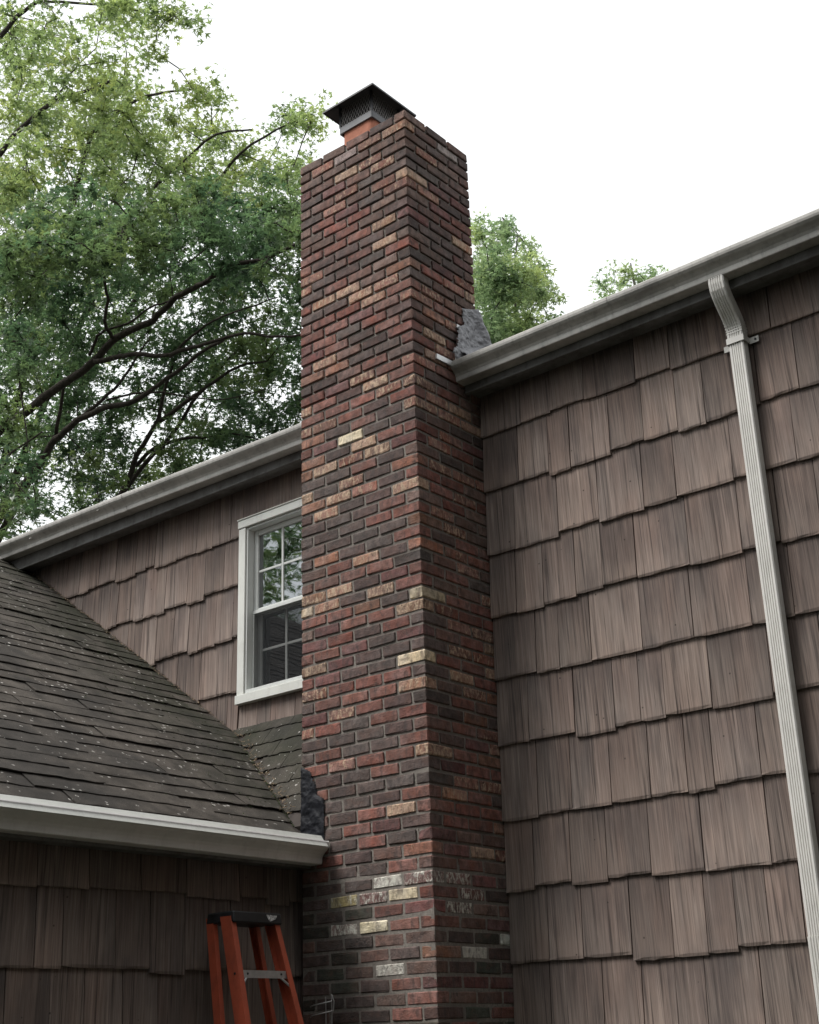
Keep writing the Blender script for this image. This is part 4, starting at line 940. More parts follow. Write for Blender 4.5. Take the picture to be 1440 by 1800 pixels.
# ---- downspout on the right wall
ds = part_empty('downspout', house)
cx = 1.640
def spout_profile(w=.086, d=.062, grooves=5):
    pr = []
    hw, hd = w / 2, d / 2
    # front (b = -hd) from left to right with grooves
    n = grooves
    pr.append((-hw + .006, -hd))
    for i in range(n):
        c = -hw + .012 + (w - .024) * (i + .5) / n
        g_ = (w - .024) / n
        pr += [(c - g_ * .30, -hd), (c - g_ * .12, -hd + .0045), (c + g_ * .12, -hd + .0045), (c + g_ * .30, -hd)]
    pr += [(hw - .006, -hd), (hw, -hd + .006)]
    for i in range(3):
        c = -hd + .012 + (d - .024) * (i + .5) / 3
        g_ = (d - .024) / 3
        pr += [(hw, c - g_ * .3), (hw - .004, c), (hw, c + g_ * .3)]
    pr += [(hw, hd - .006), (hw - .006, hd), (-hw + .006, hd), (-hw, hd - .006), (-hw, -hd + .006)]
    return pr
def yz_frames(path):
    fr = []
    n = len(path)
    for i, (y, z) in enumerate(path):
        a = path[max(i - 1, 0)]; c = path[min(i + 1, n - 1)]
        t = Vector((0, c[0] - a[0], c[1] - a[1])).normalized()
        nb = Vector((0, -t.z, t.y))           # points to +y for a pipe running down
        fr.append((Vector((cx, y, z)), Vector((1, 0, 0)), nb))
    return fr
ypipe, yout = .541, .405
path = [(yout, -1.668), (yout, -1.700)]
for i in range(1, 9):
    a = i / 8
    s = a * a * (3 - 2 * a)
    path.append((yout + (ypipe - yout) * s, -1.700 - .215 * a))
path += [(ypipe, -1.935), (ypipe, -1.965)]
MB().sweep(spout_profile(), yz_frames(path)).build('elbow', M['spout'], ds)
MB().sweep(spout_profile(.080, .056), yz_frames([(ypipe, -1.950), (ypipe, -3.0), (ypipe, -4.0), (ypipe, -5.4), (ypipe, GZ + .15)])).build('pipe', M['spout'], ds)
MB().sweep(spout_profile(.085, .061), yz_frames([(ypipe, -4.800), (ypipe, -5.4), (ypipe, GZ + .12)])).build('pipe', M['spout'], ds)
# crimp rings on the elbow
for k in range(5):
    z = -1.868 - k * .014
    a = (-z - 1.700) / .215
    a = min(a, 1)
    s = a * a * (3 - 2 * a)
    y = yout + (ypipe - yout) * s
    MB().sweep([(-.044, -.032), (.044, -.032), (.044, .032), (-.044, .032)], [(Vector((cx, y, z)), Vector((1, 0, 0)), Vector((0, 1, 0))), (Vector((cx, y, z - .005)), Vector((1, 0, 0)), Vector((0, 1, 0)))]).build('crimp', M['spout'], ds)
st = MB()
st.box(cx - .047, cx + .047, ypipe - .0345, ypipe - .0325, -1.985, -1.952)
st.box(cx - .047, cx - .045, ypipe - .032, WY - .026, -1.985, -1.952)
st.box(cx + .045, cx + .047, ypipe - .032, WY - .026, -1.985, -1.952)
st.box(cx - .095, cx - .0475, WY - .0285, WY - .0262, -1.985, -1.952)
st.box(cx + .0475, cx + .095, WY - .0285, WY - .0262, -1.985, -1.952)
st.build('strap', M['spout'], ds, bevel=.0007)
MB().tube([(cx + .078, WY - .032, -1.968), (cx + .078, WY - .027, -1.968)], .006, .006, 8).build('screw', M['black'], ds)

# ------------------------------------------------------------------ chimney
chim = thing('chimney', (-CH_W / 2, CH_D / 2, GZ), 'tall red and charcoal brick chimney with raked joints rising past the eave', 'chimney')
BC = .0677
PX, PY = (CH_W + .01) / 4.5, (CH_D + .01) / 3
NR = 100
NROW = int(-GZ / BC)
MB().box(-CH_W + .012, -.012, .012, CH_D - .012, -1.70, -.022).build('mortar', M['mortar'], chim)
MB().box(-CH_W + .0075, -.0075, .0075, CH_D - .0075, -4.36, -1.7005).build('mortar', M['mortar'], chim)
MB().box(-CH_W + .004, -.004, .004, CH_D - .004, GZ, -4.3605).build('mortar', M['mortar'], chim)


def brick_mb(l, w, h, r):
    b = MB().box(0, l, 0, w, 0, h)
    me = b.mesh('tmp', bevel=.0048)
    for v in r.sample(list(me.vertices), 5):
        v.co.x += (l / 2 - v.co.x) * r.uniform(.01, .05)
        v.co.z += (h / 2 - v.co.z) * r.uniform(.05, .22)
        v.co.y += (w / 2 - v.co.y) * r.uniform(.02, .08)
    out = MB()
    out.add([(v.co.x + r.uniform(-.0022, .0022), v.co.y + r.uniform(-.0022, .0022), v.co.z + r.uniform(-.0022, .0022)) for v in me.vertices], [tuple(p_.vertices) for p_ in me.polygons])
    bpy.data.meshes.remove(me)
    return out


br = random.Random(3)
HB = BC - .0125
L_, W_ = PX - .0125, PX / 2 - .0125
LY, WYB = PY - .0125, PY / 2 - .0125
BR_MB = {}
BR_ME = {}
for key, (l, w) in {'S': (L_, .088), 'C': (W_, LY), 'Y': (.088, LY), 'H': (W_, .088), 'K': (L_, WYB), 'Q': (.088, WYB)}.items():
    BR_MB[key] = [brick_mb(l, w, HB, br) for _ in range(6)]
    BR_ME[key] = []
    for b in BR_MB[key]:
        me = b.mesh('brick')
        me.materials.append(M['brick'])
        BR_ME[key].append(me)
TINT = {'r': (.200, .078, .060, .14), 'R': (.150, .062, .060, .22), 'd': (.078, .062, .058, .16), 'b': (.145, .090, .074, .24), 'o': (.245, .115, .072, .38),
        't': (.300, .175, .120, .78), 'T': (.215, .100, .074, .64), 'g': (.250, .215, .200, .4), 'c': (.540, .440, .300, .4), 'w': (.560, .545, .490, .8),
        'W': (.190, .110, .098, .80), 'y': (.300, .265, .130, .55), 'x': (.058, .058, .046, .2), 'm': (.080, .055, .052, .2)}
def tint(code, k, r):
    if code == '.':
        if k < 14: code = r.choice('bbbbbRddr')
        elif k > 64: code = r.choice('bbRrddx')
        else: code = r.choice('rrrdbbRTTot')
    c = TINT[code]
    if code in 'rRdbom': c = tuple(q * .76 + m_ * .24 for q, m_ in zip(c[:3], (.140, .083, .068))) + (c[3],)
    f = r.uniform(.72, 1.28)
    h = r.uniform(.88, 1.10)
    return (c[0] * f, c[1] * f * h, c[2] * f * h, min(1, max(0, c[3] + r.uniform(-.1, .1))))
CODES = ['.', 'r', 'R', 'd', 'b', 'o', 't', 'T', 'g', 'c', 'w', 'W', 'y', 'x', 'm']
FT = [[CODES[i] for i in row] for row in BRICK_FRONT]
RT = [[CODES[i] for i in row] for row in BRICK_RIGHT]
rest_b, n_single = [], 0
single_list = []
for k in range(1, NROW + 1):
    z = -k * BC + .0125
    ft = FT[k - 1] if k <= len(FT) else '.....'
    rt_ = RT[k - 1] if k <= len(RT) else '....'
    odd = k % 2 == 1
    items = []     # (variant key, x, y, tint, front?, full?)
    jit = lambda: br.uniform(-.0018, .0018)
    x = 0.0
    ci = 0
    if odd:
        items.append(('C', -W_, 0.0, ft[0], 1)); x = -PX / 2; ci = 1
    for i in range(4):
        key = 'K' if (not odd and i == 0) else 'S'
        items.append((key, x - L_, 0.0, ft[ci], 2)); x -= PX; ci += 1
    if not odd:
        items.append(('H', max(x - W_, -CH_W), 0.0, ft[4] if len(ft) > 4 else '.', 1))
    # right face beyond the corner brick
    y = PY if odd else PY / 2
    for i in range(2):
        items.append(('Y', -.088, y, rt_[i + 1] if i + 1 < len(rt_) else '.', 0)); y += PY
    if not odd:
        items.append(('Q', -.088, y, rt_[3] if len(rt_) > 3 else '.', 0))
    # left face and back
    y = PY / 2
    for i in range(2):
        items.append(('Y', -CH_W, y + (PY / 2 if odd else 0) * 0 + .0, '.', -1)); y += PY
    x = -.0885 - .01
    for i in range(4):
        if x - L_ > -CH_W + .08:
            items.append(('S', x - L_, CH_D - .088, '.', -1)); x -= PX
    for (key, bx, by, code, fr) in items:
        vi = br.randrange(6)
        rot = Matrix.Rotation(br.uniform(-.006, .006), 4, 'Y') @ Matrix.Rotation(br.uniform(-.004, .004), 4, 'Z')
        Mx = Matrix.Translation((bx + jit() * .5, by + (jit() if fr > 0 else 0), z + jit() * .6)) @ rot
        tc = tint(code, k, br)
        if fr == 2 and k <= 76 and n_single < 298:
            single_list.append((k, key, vi, Mx, tc)); n_single += 1
        else:
            rest_b.append((key, vi, Mx, tc))
for (k, key, vi, Mx, tc) in single_list:
    o = link('brick', BR_ME[key][vi], None, chim, Mx)
    o.color = tc
allv, items = [], []
for key in BR_MB:
    for i, b in enumerate(BR_MB[key]):
        allv.append(b)
idx = {}
c_ = 0
for key in BR_MB:
    for i in range(6):
        idx[(key, i)] = c_; c_ += 1
add_rest('bricks', [(idx[(key, vi)], Mx, tc) for key, vi, Mx, tc in rest_b], allv, M['brick_a'], chim)
# crown of mortar and clay flue
MB().hexa([(-CH_W + .09, .09, -.03), (-.09, .09, -.03), (-.09, CH_D - .09, -.03), (-CH_W + .09, CH_D - .09, -.03),
           (-.64, .10, .03), (-.33, .10, .03), (-.33, .39, .03), (-.64, .39, .03)]).build('crown', M['concrete'], chim)
fx, fy = -.487, .247
def ring(b, cx_, cy_, h0, h1, z0, z1, rad, seg=3):
    """rounded-square tube wall between half widths h0 (outer) and h1 (inner)"""
    def loop(h, z, r):
        pts = []
        for q, (sx, sy) in enumerate(((1, 1), (-1, 1), (-1, -1), (1, -1))):
            for s in range(seg + 1):
                a = PI / 2 * q + PI / 2 * s / seg
                pts.append((cx_ + sx * (h - r) + r * math.cos(a), cy_ + sy * (h - r) + r * math.sin(a), z))
        return pts
    A, B, C2, D2 = loop(h0, z0, rad), loop(h0, z1, rad), loop(h1, z1, rad * .8), loop(h1, z0, rad * .8)
    n = len(A)
    fs = []
    for a in range(3):
        for i in range(n):
            j = (i + 1) % n
            fs.append((a * n + i, a * n + j, (a + 1) * n + j, (a + 1) * n + i))
    for i in range(n):
        j = (i + 1) % n
        fs.append((3 * n + i, 3 * n + j, j, i))
    b.add(A + B + C2 + D2, fs)
    return b
ring(MB(), fx, fy, .125, .100, -.02, .232, .030).build('flue_tile', M['clay'], chim, smooth=False)


def relief(name, outline, to3d, nrm, th, res, mat, parent, r, amp=.5):
    facet = res > .02
    """lumpy smeared coat with a ragged outline lying on a plane"""
    xs = [q[0] for q in outline]; ys = [q[1] for q in outline]
    nx = int((max(xs) - min(xs)) / res) + 2
    ny = int((max(ys) - min(ys)) / res) + 2
    def inside_d(px_, py_):
        ins = False
        dmin = 9
        n = len(outline)
        for i in range(n):
            ax, ay = outline[i]; bx, by = outline[(i + 1) % n]
            if (ay > py_) != (by > py_) and px_ < (bx - ax) * (py_ - ay) / (by - ay) + ax:
                ins = not ins
            L2 = (bx - ax) ** 2 + (by - ay) ** 2
            t = max(0, min(1, ((px_ - ax) * (bx - ax) + (py_ - ay) * (by - ay)) / L2))
            dmin = min(dmin, math.hypot(px_ - ax - t * (bx - ax), py_ - ay - t * (by - ay)))
        return dmin if ins else -dmin
    ids, vs_, fs = {}, [], []
    N_ = Vector(nrm)
    for i in range(nx):
        for j in range(ny):
            a = min(xs) + i * res + r.uniform(-.3, .3) * res
            b = min(ys) + j * res + r.uniform(-.3, .3) * res
            d = inside_d(a, b)
            if d > -res * .6:
                e = max(0, min(1, (d + res * .4) / .022))
                lump = .62 + .75 * mnoise.fractal(Vector((a * 19, b * 19, th * 900)), .8, 2.1, 4) + r.uniform(-amp, amp) * .35
                h = th * (e ** .6) * max(.25, lump) if d > 0 else -.004
                ids[(i, j)] = len(vs_)
                vs_.append(tuple(Vector(to3d(a, b)) + N_ * h))
    for i in range(nx - 1):
        for j in range(ny - 1):
            q = [ids.get(t) for t in ((i, j), (i + 1, j), (i + 1, j + 1), (i, j + 1))]
            if None not in q:
                fs.append(tuple(q))
    b = MB()
    b.add(vs_, fs)
    me = b.mesh(name, smooth=not facet)
    return link(name, me, mat, parent)


pr_ = random.Random(6)
relief('tar_patch', [(-.868, -3.785), (-.800, -3.815), (-.762, -3.893), (-.752, -3.945), (-.706, -3.972), (-.698, -4.02), (-.699, -4.19), (-.868, -4.17)],
       lambda a, b: (a, -.004, b), (0, -1, 0), .011, .006, M['tar'], chim, pr_, .1)
relief('tar_patch', [(.462, -1.160), (.600, -1.115), (.640, -1.25), (.66, -1.36), (.64, -1.50), (.36, -1.575), (.300, -1.515), (.352, -1.465), (.385, -1.371), (.405, -1.307), (.462, -1.275)],
       lambda a, b: (.004 + max(0, (-1.22 - b)) * .12 + max(0, a - .56) * .5, a, b), (1, 0, 0), .016, .0065, M['tar_grey'], chim, pr_, .1)
# tar sheet turned out on to the roof beside the chimney
relief('tar_patch', [(.03, .36), (.17, .40), (.15, .66), (.10, .70), (.02, .70)],
       lambda a, b: (a, b, mroof(b) + .030 + max(0, .12 - a) * 1.1), (0, -.2, 1), .012, .0075, M['tar_grey'], chim, pr_, .1)
fl = MB()
fl.hexa([(.001, .190, -1.598), (.012, .190, -1.598), (.012, .372, -1.592), (.001, .372, -1.592), (.001, .190, -1.566), (.016, .190, -1.568), (.016, .372, -1.560), (.001, .372, -1.558)])
fl.build('flashing', M['flash'], chim, bevel=.001)
MB().box(.002, .014, .372, .380, -1.588, -1.478).build('flashing', M['flash'], chim, bevel=.001)
MB().hexa([(.002, .392, -1.318), (.012, .392, -1.318), (.012, .470, -1.318), (.002, .470, -1.318), (.002, .392, -1.297), (.016, .392, -1.297), (.016, .470, -1.300), (.002, .470, -1.300)]).build('flashing', M['flash'], chim, bevel=.001)

# ------------------------------------------------------------------ chimney cap
cap = part_empty('rain_cap', chim)
cap['label'] = 'black metal rain cap with wire mesh sides on the clay flue'
ring(MB(), fx, fy, .1385, .128, .196, .242, .012).build('base_band', M['cap_band'], cap)
hz, hh = .365, .212
hood = MB()
def sq(h, z):
    return [(fx + h, fy + h, z), (fx - h, fy + h, z), (fx - h, fy - h, z), (fx + h, fy - h, z)]
lv = [sq(hh, hz - .012), sq(hh, hz), sq(hh * .72, hz + .030), sq(hh * .36, hz + .062), sq(.012, hz + .085)]
vs_ = [q for l in lv for q in l]
fs = []
for i in range(4):
    for j in range(4):
        fs.append((i * 4 + j, i * 4 + (j + 1) % 4, i * 4 + 4 + (j + 1) % 4, i * 4 + 4 + j))
fs.append((16, 17, 18, 19))
# underside, 6 mm inside
lv2 = [sq(hh - .006, hz - .012), sq(hh - .006, hz - .006), sq(hh * .72, hz + .022), sq(hh * .36, hz + .052), sq(.012, hz + .072)]
bb = len(vs_)
vs_ += [q for l in lv2 for q in l]
for i in range(4):
    for j in range(4):
        fs.append((bb + i * 4 + (j + 1) % 4, bb + i * 4 + j, bb + i * 4 + 4 + j, bb + i * 4 + 4 + (j + 1) % 4))
fs.append((bb + 19, bb + 18, bb + 17, bb + 16))
for j in range(4):
    fs.append(((j + 1) % 4, j, bb + j, bb + (j + 1) % 4))
hood.add(vs_, fs)
hood.build('hood', M['cap'], cap)
# corner posts
for sx, sy in ((1, 1), (-1, 1), (-1, -1), (1, -1)):
    q = (fx + sx * .131, fy + sy * .131)
    MB().box(q[0] - .007, q[0] + .007, q[1] - .007, q[1] + .007, .2425, hz + .035).build('corner_post', M['cap'], cap)
# expanded mesh: diamond lattice on the four sides
for side in range(4):
    b = MB()
    zz0, zz1 = .243, hz + .018
    H = zz1 - zz0
    h = .133
    def P3(u, z):
        d = {0: (u, -h), 1: (h, u), 2: (-u, h), 3: (-h, -u)}[side]
        return (fx + d[0], fy + d[1], z)
    step = .024
    sl = .030
    n = int(2 * h / step) + 8
    for s in (1, -1):
        for i in range(-6, n + 6):
            u0 = -h + i * step
            u1 = u0 + s * sl * (H / .06)
            a, c = u0, u1
            za, zc = zz0, zz1
            # clip to the side
            def clipu(a, za, c, zc, lim, sgn):
                if (a - lim) * sgn > 0 and (c - lim) * sgn > 0: return None
                if (a - lim) * sgn > 0:
                    f = (lim - a) / (c - a); za = za + (zc - za) * f; a = lim
                elif (c - lim) * sgn > 0:
                    f = (lim - a) / (c - a); zc = za + (zc - za) * f; c = lim
                return a, za, c, zc
            q = clipu(a, za, c, zc, h - .006, 1)
            if q: q = clipu(*q, -h + .006, -1)
            if q and abs(q[0] - q[2]) > .002:
                b.tube([P3(q[0], q[1]), P3(q[2], q[3])], .0013, .0013, 3)
    b.build('wire_mesh', M['wire'], cap)

# ------------------------------------------------------------------ stepladder
lad = thing('stepladder', (-.45, -.55, GZ), 'orange fibreglass stepladder with black top cap leaning by the wing wall', 'ladder')
LT = -4.625           # underside of the cap
XF, XR = -.662, -.755  # front and rear rails at the top
YL, YR = -.738, -.430
def rail(top, bot, depth, flange, side, name='rail'):
    """C-channel: web across x (depth), flanges turned inward along y by side"""
    t = .005
    pr = [(0, 0), (depth, 0), (depth, flange), (depth - t, flange), (depth - t, t), (t, t), (t, flange), (0, flange)]
    b = MB()
    b.sweep(pr, [(top, (1, 0, 0), (0, side, 0)), (bot, (1, 0, 0), (0, side, 0))])
    return b.build(name, M['orange'], lad)
HH = LT - GZ
kf, kr, fl_ = .30, .215, .060
def at_h(xf, kx, y, sg, z):
    dz = LT - z
    return Vector((xf + kx * dz, y + sg * fl_ * dz, z))
rail(at_h(XF, kf, YL, -1, LT + .03), at_h(XF, kf, YL, -1, GZ + .02), .070, .030, 1, 'front_rail')
rail(at_h(XF, kf, YR, 1, LT + .03), at_h(XF, kf, YR, 1, GZ + .02), .070, .030, -1, 'front_rail')
rail(at_h(XR - .012, kr, YL + .006, -1, LT + .03), at_h(XR - .012, kr, YL + .006, -1, GZ + .02), .046, .026, 1, 'rear_rail')
rail(at_h(XR - .012, kr, YR - .006, 1, LT + .03), at_h(XR - .012, kr, YR - .006, 1, GZ + .02), .046, .026, -1, 'rear_rail')
lc = MB()
lc.hexa([(XR - .015, YL + .004, LT + .001), (XF + .085, YL + .004, LT + .001), (XF + .085, YR + .006, LT + .001), (XR - .015, YR + .006, LT + .001),
         (XR - .010, YL + .008, LT + .052), (XF + .078, YL + .004, LT + .052), (XF + .078, YR + .002, LT + .052), (XR - .03, YR + .002, LT + .052)])
lc.build('top_cap', M['black'], lad, bevel=.006)
lb = MB()
lb.add([(XF + .0855, -.520, LT + .022), (XF + .0860, -.472, LT + .024), (XF + .0845, -.462, LT + .040), (XF + .0840, -.530, LT + .042), (XF + .0850, -.505, LT + .012)], [(0, 4, 1, 2, 3)])
lb.build('worn_sticker', M['label'], lad)
for i in range(7):
    z = -4.835 - i * .300
    if z < GZ + .1: break
    a = at_h(XF, kf, YL, -1, z); c = at_h(XF, kf, YR, 1, z)
    stp = MB()
    y0, y1 = a.y + .006, c.y - .006
    xf = a.x + .066
    stp.box(a.x + .006, xf, y0, y1, z - .002, z + .001)
    stp.box(xf - .002, xf + .0012, y0, y1, z - .032, z + .001)
    stp.box(a.x + .006, a.x + .008, y0, y1, z - .028, z - .0025)
    o = stp.build('step', M['alu'], lad)
    for yy in (y0 + .055, y1 - .055, y0 + .005, y1 - .005):
        MB().tube([(xf + .001, yy, z - .014), (xf + .004, yy, z - .014)], .0055, .0045, 8).build('rivet', M['black'], o)
    for (ya, yb_) in ((y0 + .004, y0 + .052), (y1 - .004, y1 - .052)):
        MB().tube([(xf - .004, yb_, z - .030), (xf - .002 + .02, ya, z - .072)], .0055, .0055, 6).build('step_brace', M['alu'], o)
    for yy, s in ((a.y, -1), (c.y, 1)):
        MB().tube([(a.x + .05, yy + s * .0005, z - .014), (a.x + .05, yy + s * .004, z - .014)], .006, .005, 8).build('rivet', M['black'], o)

# ------------------------------------------------------------------ bent wire support by the chimney foot
wi = thing('wire_plant_support', (-.62, -.09, GZ), 'thin rusty wire plant support standing before the chimney foot', 'wire support')
for (x, y, zt) in ((-.625, -.085, -4.94), (-.600, -.070, -4.93)):
    MB().tube([(x, y, zt), (x + .004, y, -5.3), (x + .01, y - .004, GZ)], .0032, .0032, 5).build('upright_wire', M['wire'], wi)
for z in (-4.965, -5.010):
    pts = [(-.735 + .145 * f, -.075 - .05 * math.sin(PI * f), z - .018 + .022 * f * f) for f in [i / 8 for i in range(9)]]
    MB().tube(pts, .003, .003, 5).build('hoop_wire', M['wire'], wi)
MB().tube([(-.600, -.070, -4.93), (-.586, -.068, -4.96), (-.588, -.070, -5.00), (-.600, -.072, -5.03)], .003, .003, 5).build('hoop_wire', M['wire'], wi)

# ------------------------------------------------------------------ trees
LEAF = np.array([(0, 0, 0), (.13, .42, .03), (0, 1, -.10), (-.13, .42, .03),
                 (0, .22, .0), (.26, .36, .02), (.46, .70, -.10), (.11, .50, .03),
                 (0, .22, .0), (-.11, .50, .03), (-.46, .70, -.10), (-.26, .36, .02)], float)
LEAF[:, 1] -= .3


def crown_mesh(name, clumps, per_m3, size, seed, flat=.62, vmul=1.0):
    r = np.random.default_rng(seed)
    C, VV = [], []
    for (x, y, z, rad) in clumps:
        n = max(14, int(per_m3 * rad ** 2.2))
        d = r.normal(size=(n, 3))
        d /= np.linalg.norm(d, axis=1)[:, None] + 1e-9
        rr = rad * r.random(n) ** .72
        # lumpy outline
        lob = 1 + .35 * np.sin(d[:, 0] * 5 + x * 9) * np.sin(d[:, 1] * 6 + y * 7)
        q = d * (rr * lob)[:, None]
        q[:, 2] *= flat
        C.append(q + (x, y, z))
        base = r.random() * .6
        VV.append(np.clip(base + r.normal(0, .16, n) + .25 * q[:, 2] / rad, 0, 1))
    C = np.concatenate(C); VV = np.concatenate(VV)
    n = len(C)
    nz = r.normal(0, .55, size=(n, 3)) + (0, 0, .85)
    nz /= np.linalg.norm(nz, axis=1)[:, None]
    t = r.normal(size=(n, 3)); t[:, 2] -= .35
    a = np.cross(t, nz); a /= np.linalg.norm(a, axis=1)[:, None] + 1e-9
    b = np.cross(nz, a)
    s = size * r.uniform(.65, 1.25, n)
    Lf = LEAF[None, :, :] * s[:, None, None]
    P = C[:, None, :] + Lf[:, :, 0:1] * a[:, None, :] + Lf[:, :, 1:2] * b[:, None, :] + Lf[:, :, 2:3] * nz[:, None, :]
    V = P.reshape(-1, 3).astype(np.float32)
    me = bpy.data.meshes.new(name)
    me.vertices.add(len(V)); me.vertices.foreach_set('co', V.ravel())
    nf = n * 3
    me.loops.add(nf * 4)
    me.loops.foreach_set('vertex_index', np.arange(nf * 4, dtype=np.int32))
    me.polygons.add(nf)
    me.polygons.foreach_set('loop_start', np.arange(0, nf * 4, 4, dtype=np.int32))
    me.polygons.foreach_set('loop_total', np.full(nf, 4, dtype=np.int32))
    at = me.attributes.new('v', 'FLOAT', 'POINT')
    at.data.foreach_set('value', np.repeat(VV, 12).astype(np.float32))
    me.update(calc_edges=True)
    return me


def smooth_poly(pts, r, wob):
    """Catmull-Rom through points with a little wobble"""
    P = [Vector(q) for q in pts]
    out = []
    for i in range(len(P) - 1):
        p0, p1, p2, p3 = P[max(i - 1, 0)], P[i], P[i + 1], P[min(i + 2, len(P) - 1)]
        for k in range(3):
            t = k / 3
            q = .5 * ((2 * p1) + (p2 - p0) * t + (2 * p0 - 5 * p1 + 4 * p2 - p3) * t * t + (3 * p1 - p0 - 3 * p2 + p3) * t ** 3)
            if k: q += Vector((r.uniform(-wob, wob), r.uniform(-wob, wob), r.uniform(-wob, wob)))
            out.append(q)
    out.append(P[-1])
    return out


def tree(name, base, top, tr, limbs, clumps, leafmat, label, group, dens, size, seed, twig=.014):
    r = random.Random(seed)
    root = thing(name, (base[0], base[1], GZ), label, 'tree', group)
    b = MB()
    pts = []
    for i in range(7):
        f = i / 6
        pts.append(Vector(base).lerp(Vector(top), f) + Vector((r.uniform(-.06, .06), r.uniform(-.06, .06), 0)) * (1 if 0 < i < 6 else 0))
    b.tube(pts, tr, tr * .55, 12)
    b.build('trunk', M['bark'], root, smooth=True)
    nodes = []
    lb_ = MB()
    for (r0, r1, pl) in limbs:
        sp = smooth_poly(pl, r, .012)
        lb_.tube(sp, r0 * .66, r1 * .6, 7)
        nodes += sp
    tp = Vector(top)
    nodes.append(tp)
    N0 = np.array([tuple(q) for q in nodes])
    Cs = np.array([c[:3] for c in clumps])
    best = np.array([((N0 - c) ** 2).sum(1).min() for c in Cs])
    done = np.zeros(len(Cs), bool)
    grown = [tuple(q) for q in nodes]
    near_of = [int(((N0 - c) ** 2).sum(1).argmin()) for c in Cs]
    for _ in range(len(Cs)):
        i = int(np.where(done, 1e9, best).argmin())
        done[i] = True
        c = Vector(Cs[i]); rad = clumps[i][3]
        near = Vector(grown[near_of[i]])
        L = (c - near).length
        k1 = len(grown)
        if L > .05:
            mid = near.lerp(c, .5) + Vector((r.uniform(-.14, .14), r.uniform(-.14, .14), r.uniform(-.02, .18))) * min(1, L)
            m2 = near.lerp(c, .8) + Vector((r.uniform(-.08, .08), r.uniform(-.08, .08), r.uniform(-.02, .08))) * min(1, L)
            rr = min(.032, twig * (.5 + .30 * L))
            lb_.tube([near, mid, m2, c], rr, .005, 5)
            for _k in range(3):
                e = c + Vector((r.uniform(-1, 1), r.uniform(-1, 1), r.uniform(-.5, .6))) * rad * .8
                lb_.tube([m2 if r.random() < .5 else c, (m2 + e) / 2 + Vector((0, 0, .03)), e], .004, .002, 4)
        grown.append(tuple(c))
        d = ((Cs - np.array(c)) ** 2).sum(1) * 1.3
        upd = d < best
        best = np.where(upd, d, best)
        for q in np.where(upd & ~done)[0]:
            near_of[q] = k1
    lb_.build('limbs', M['bark'], root, smooth=True)
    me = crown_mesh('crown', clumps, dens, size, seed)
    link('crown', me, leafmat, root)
    return root


def random_crown(c, rx, ry, rz, n, seed, rad=(.5, .9)):
    r = random.Random(seed)
    out = []
    while len(out) < n:
        d = Vector((r.uniform(-1, 1), r.uniform(-1, 1), r.uniform(-1, 1)))
        if d.length > 1 or d.length < .35: continue
        out.append((c[0] + d.x * rx, c[1] + d.y * ry, c[2] + d.z * rz, r.uniform(*rad)))
    return out


def connect(limbs, top):
    """join limb starts that leave the picture to the trunk top"""
    out = []
    tp = Vector(top)
    for (r0, r1, pl) in limbs:
        out.append((r0, r1, pl))
    return out


topA = (-11.6, 2.6, -1.2)
LA = list(LIMBS_A)
for i in (0, 4, 7, 10, 13):
    r0, r1, pl = LIMBS_A[i]
    q = Vector(pl[0])
    LA.append((max(r0 * 1.4, .09), r0 * 1.02, [topA, tuple(Vector(topA).lerp(q, .5) + Vector((0, 0, .25))), pl[0]]))
# crown beyond the frame on the left of the near oak
xa = [c for c in random_crown((-12.2, 2.6, 3.2), 3.0, 3.2, 3.6, 90, 41, (.35, .7)) if c[0] < -10.3 - (c[2] - 1) * .05 and (c[0] < -10.9 or c[1] < 1.2)]
tree('oak_tree', (-11.8, 2.5, GZ), topA, .34, LA, CLUMPS_A + xa, M['leaf_a'], 'dark green oak with long bare limbs sweeping up behind the house', 'trees behind the house', 1250, .098, 101)
topB = (-13.2, 5.6, 1.5)
LB = list(LIMBS_B)
for i in (0, 1, 4, 5, 6):
    r0, r1, pl = LIMBS_B[i]
    q = Vector(pl[0])
    LB.append((max(r0 * 1.8, .10), r0 * 1.02, [topB, tuple(Vector(topB).lerp(q, .5) + Vector((0, 0, .4))), pl[0]]))
xb = [c for c in random_crown((-14.2, 5.2, 7.5), 3.2, 3.5, 4.2, 80, 43, (.45, .85)) if c[0] < -12.0]
tree('oak_tree', (-13.6, 5.6, GZ), topB, .38, LB, CLUMPS_B + xb, M['leaf_b'], 'taller yellow-green oak thinning out against the sky at upper left', 'trees behind the house', 860, .104, 102)
cC = CLUMPS_C
mC = Vector((sum(c[0] for c in cC) / len(cC), sum(c[1] for c in cC) / len(cC), 0))
baseC = (mC.x, mC.y, GZ)
zC = min(c[2] for c in cC)
limC = [(.05, .015, [(mC.x, mC.y, zC - 1.5), (mC.x + .2, mC.y + .1, zC), (mC.x - .1, mC.y + .1, zC + 1.2), (mC.x + .1, mC.y, zC + 2.4)])]
xc = [(c[0] - 1.0, c[1] - .9, c[2] - .4, c[3]) for c in cC[::3]]
tree('leafy_tree', baseC, (mC.x, mC.y, zC - 1.5), .22, limC, cC + xc, M['leaf_c'], 'light green tree showing beside the chimney above the right-hand eave', 'trees behind the house', 1500, .10, 103)
cD = CLUMPS_D
mD = Vector((sum(c[0] for c in cD) / len(cD), sum(c[1] for c in cD) / len(cD), 0))
zD = min(c[2] for c in cD)
limD = [(.08, .02, [(mD.x, mD.y, zD - 1.2), (mD.x + .1, mD.y, zD), (mD.x, mD.y + .1, zD + .9)])]
xd = [(c[0], c[1], c[2] - .9, c[3]) for c in cD]
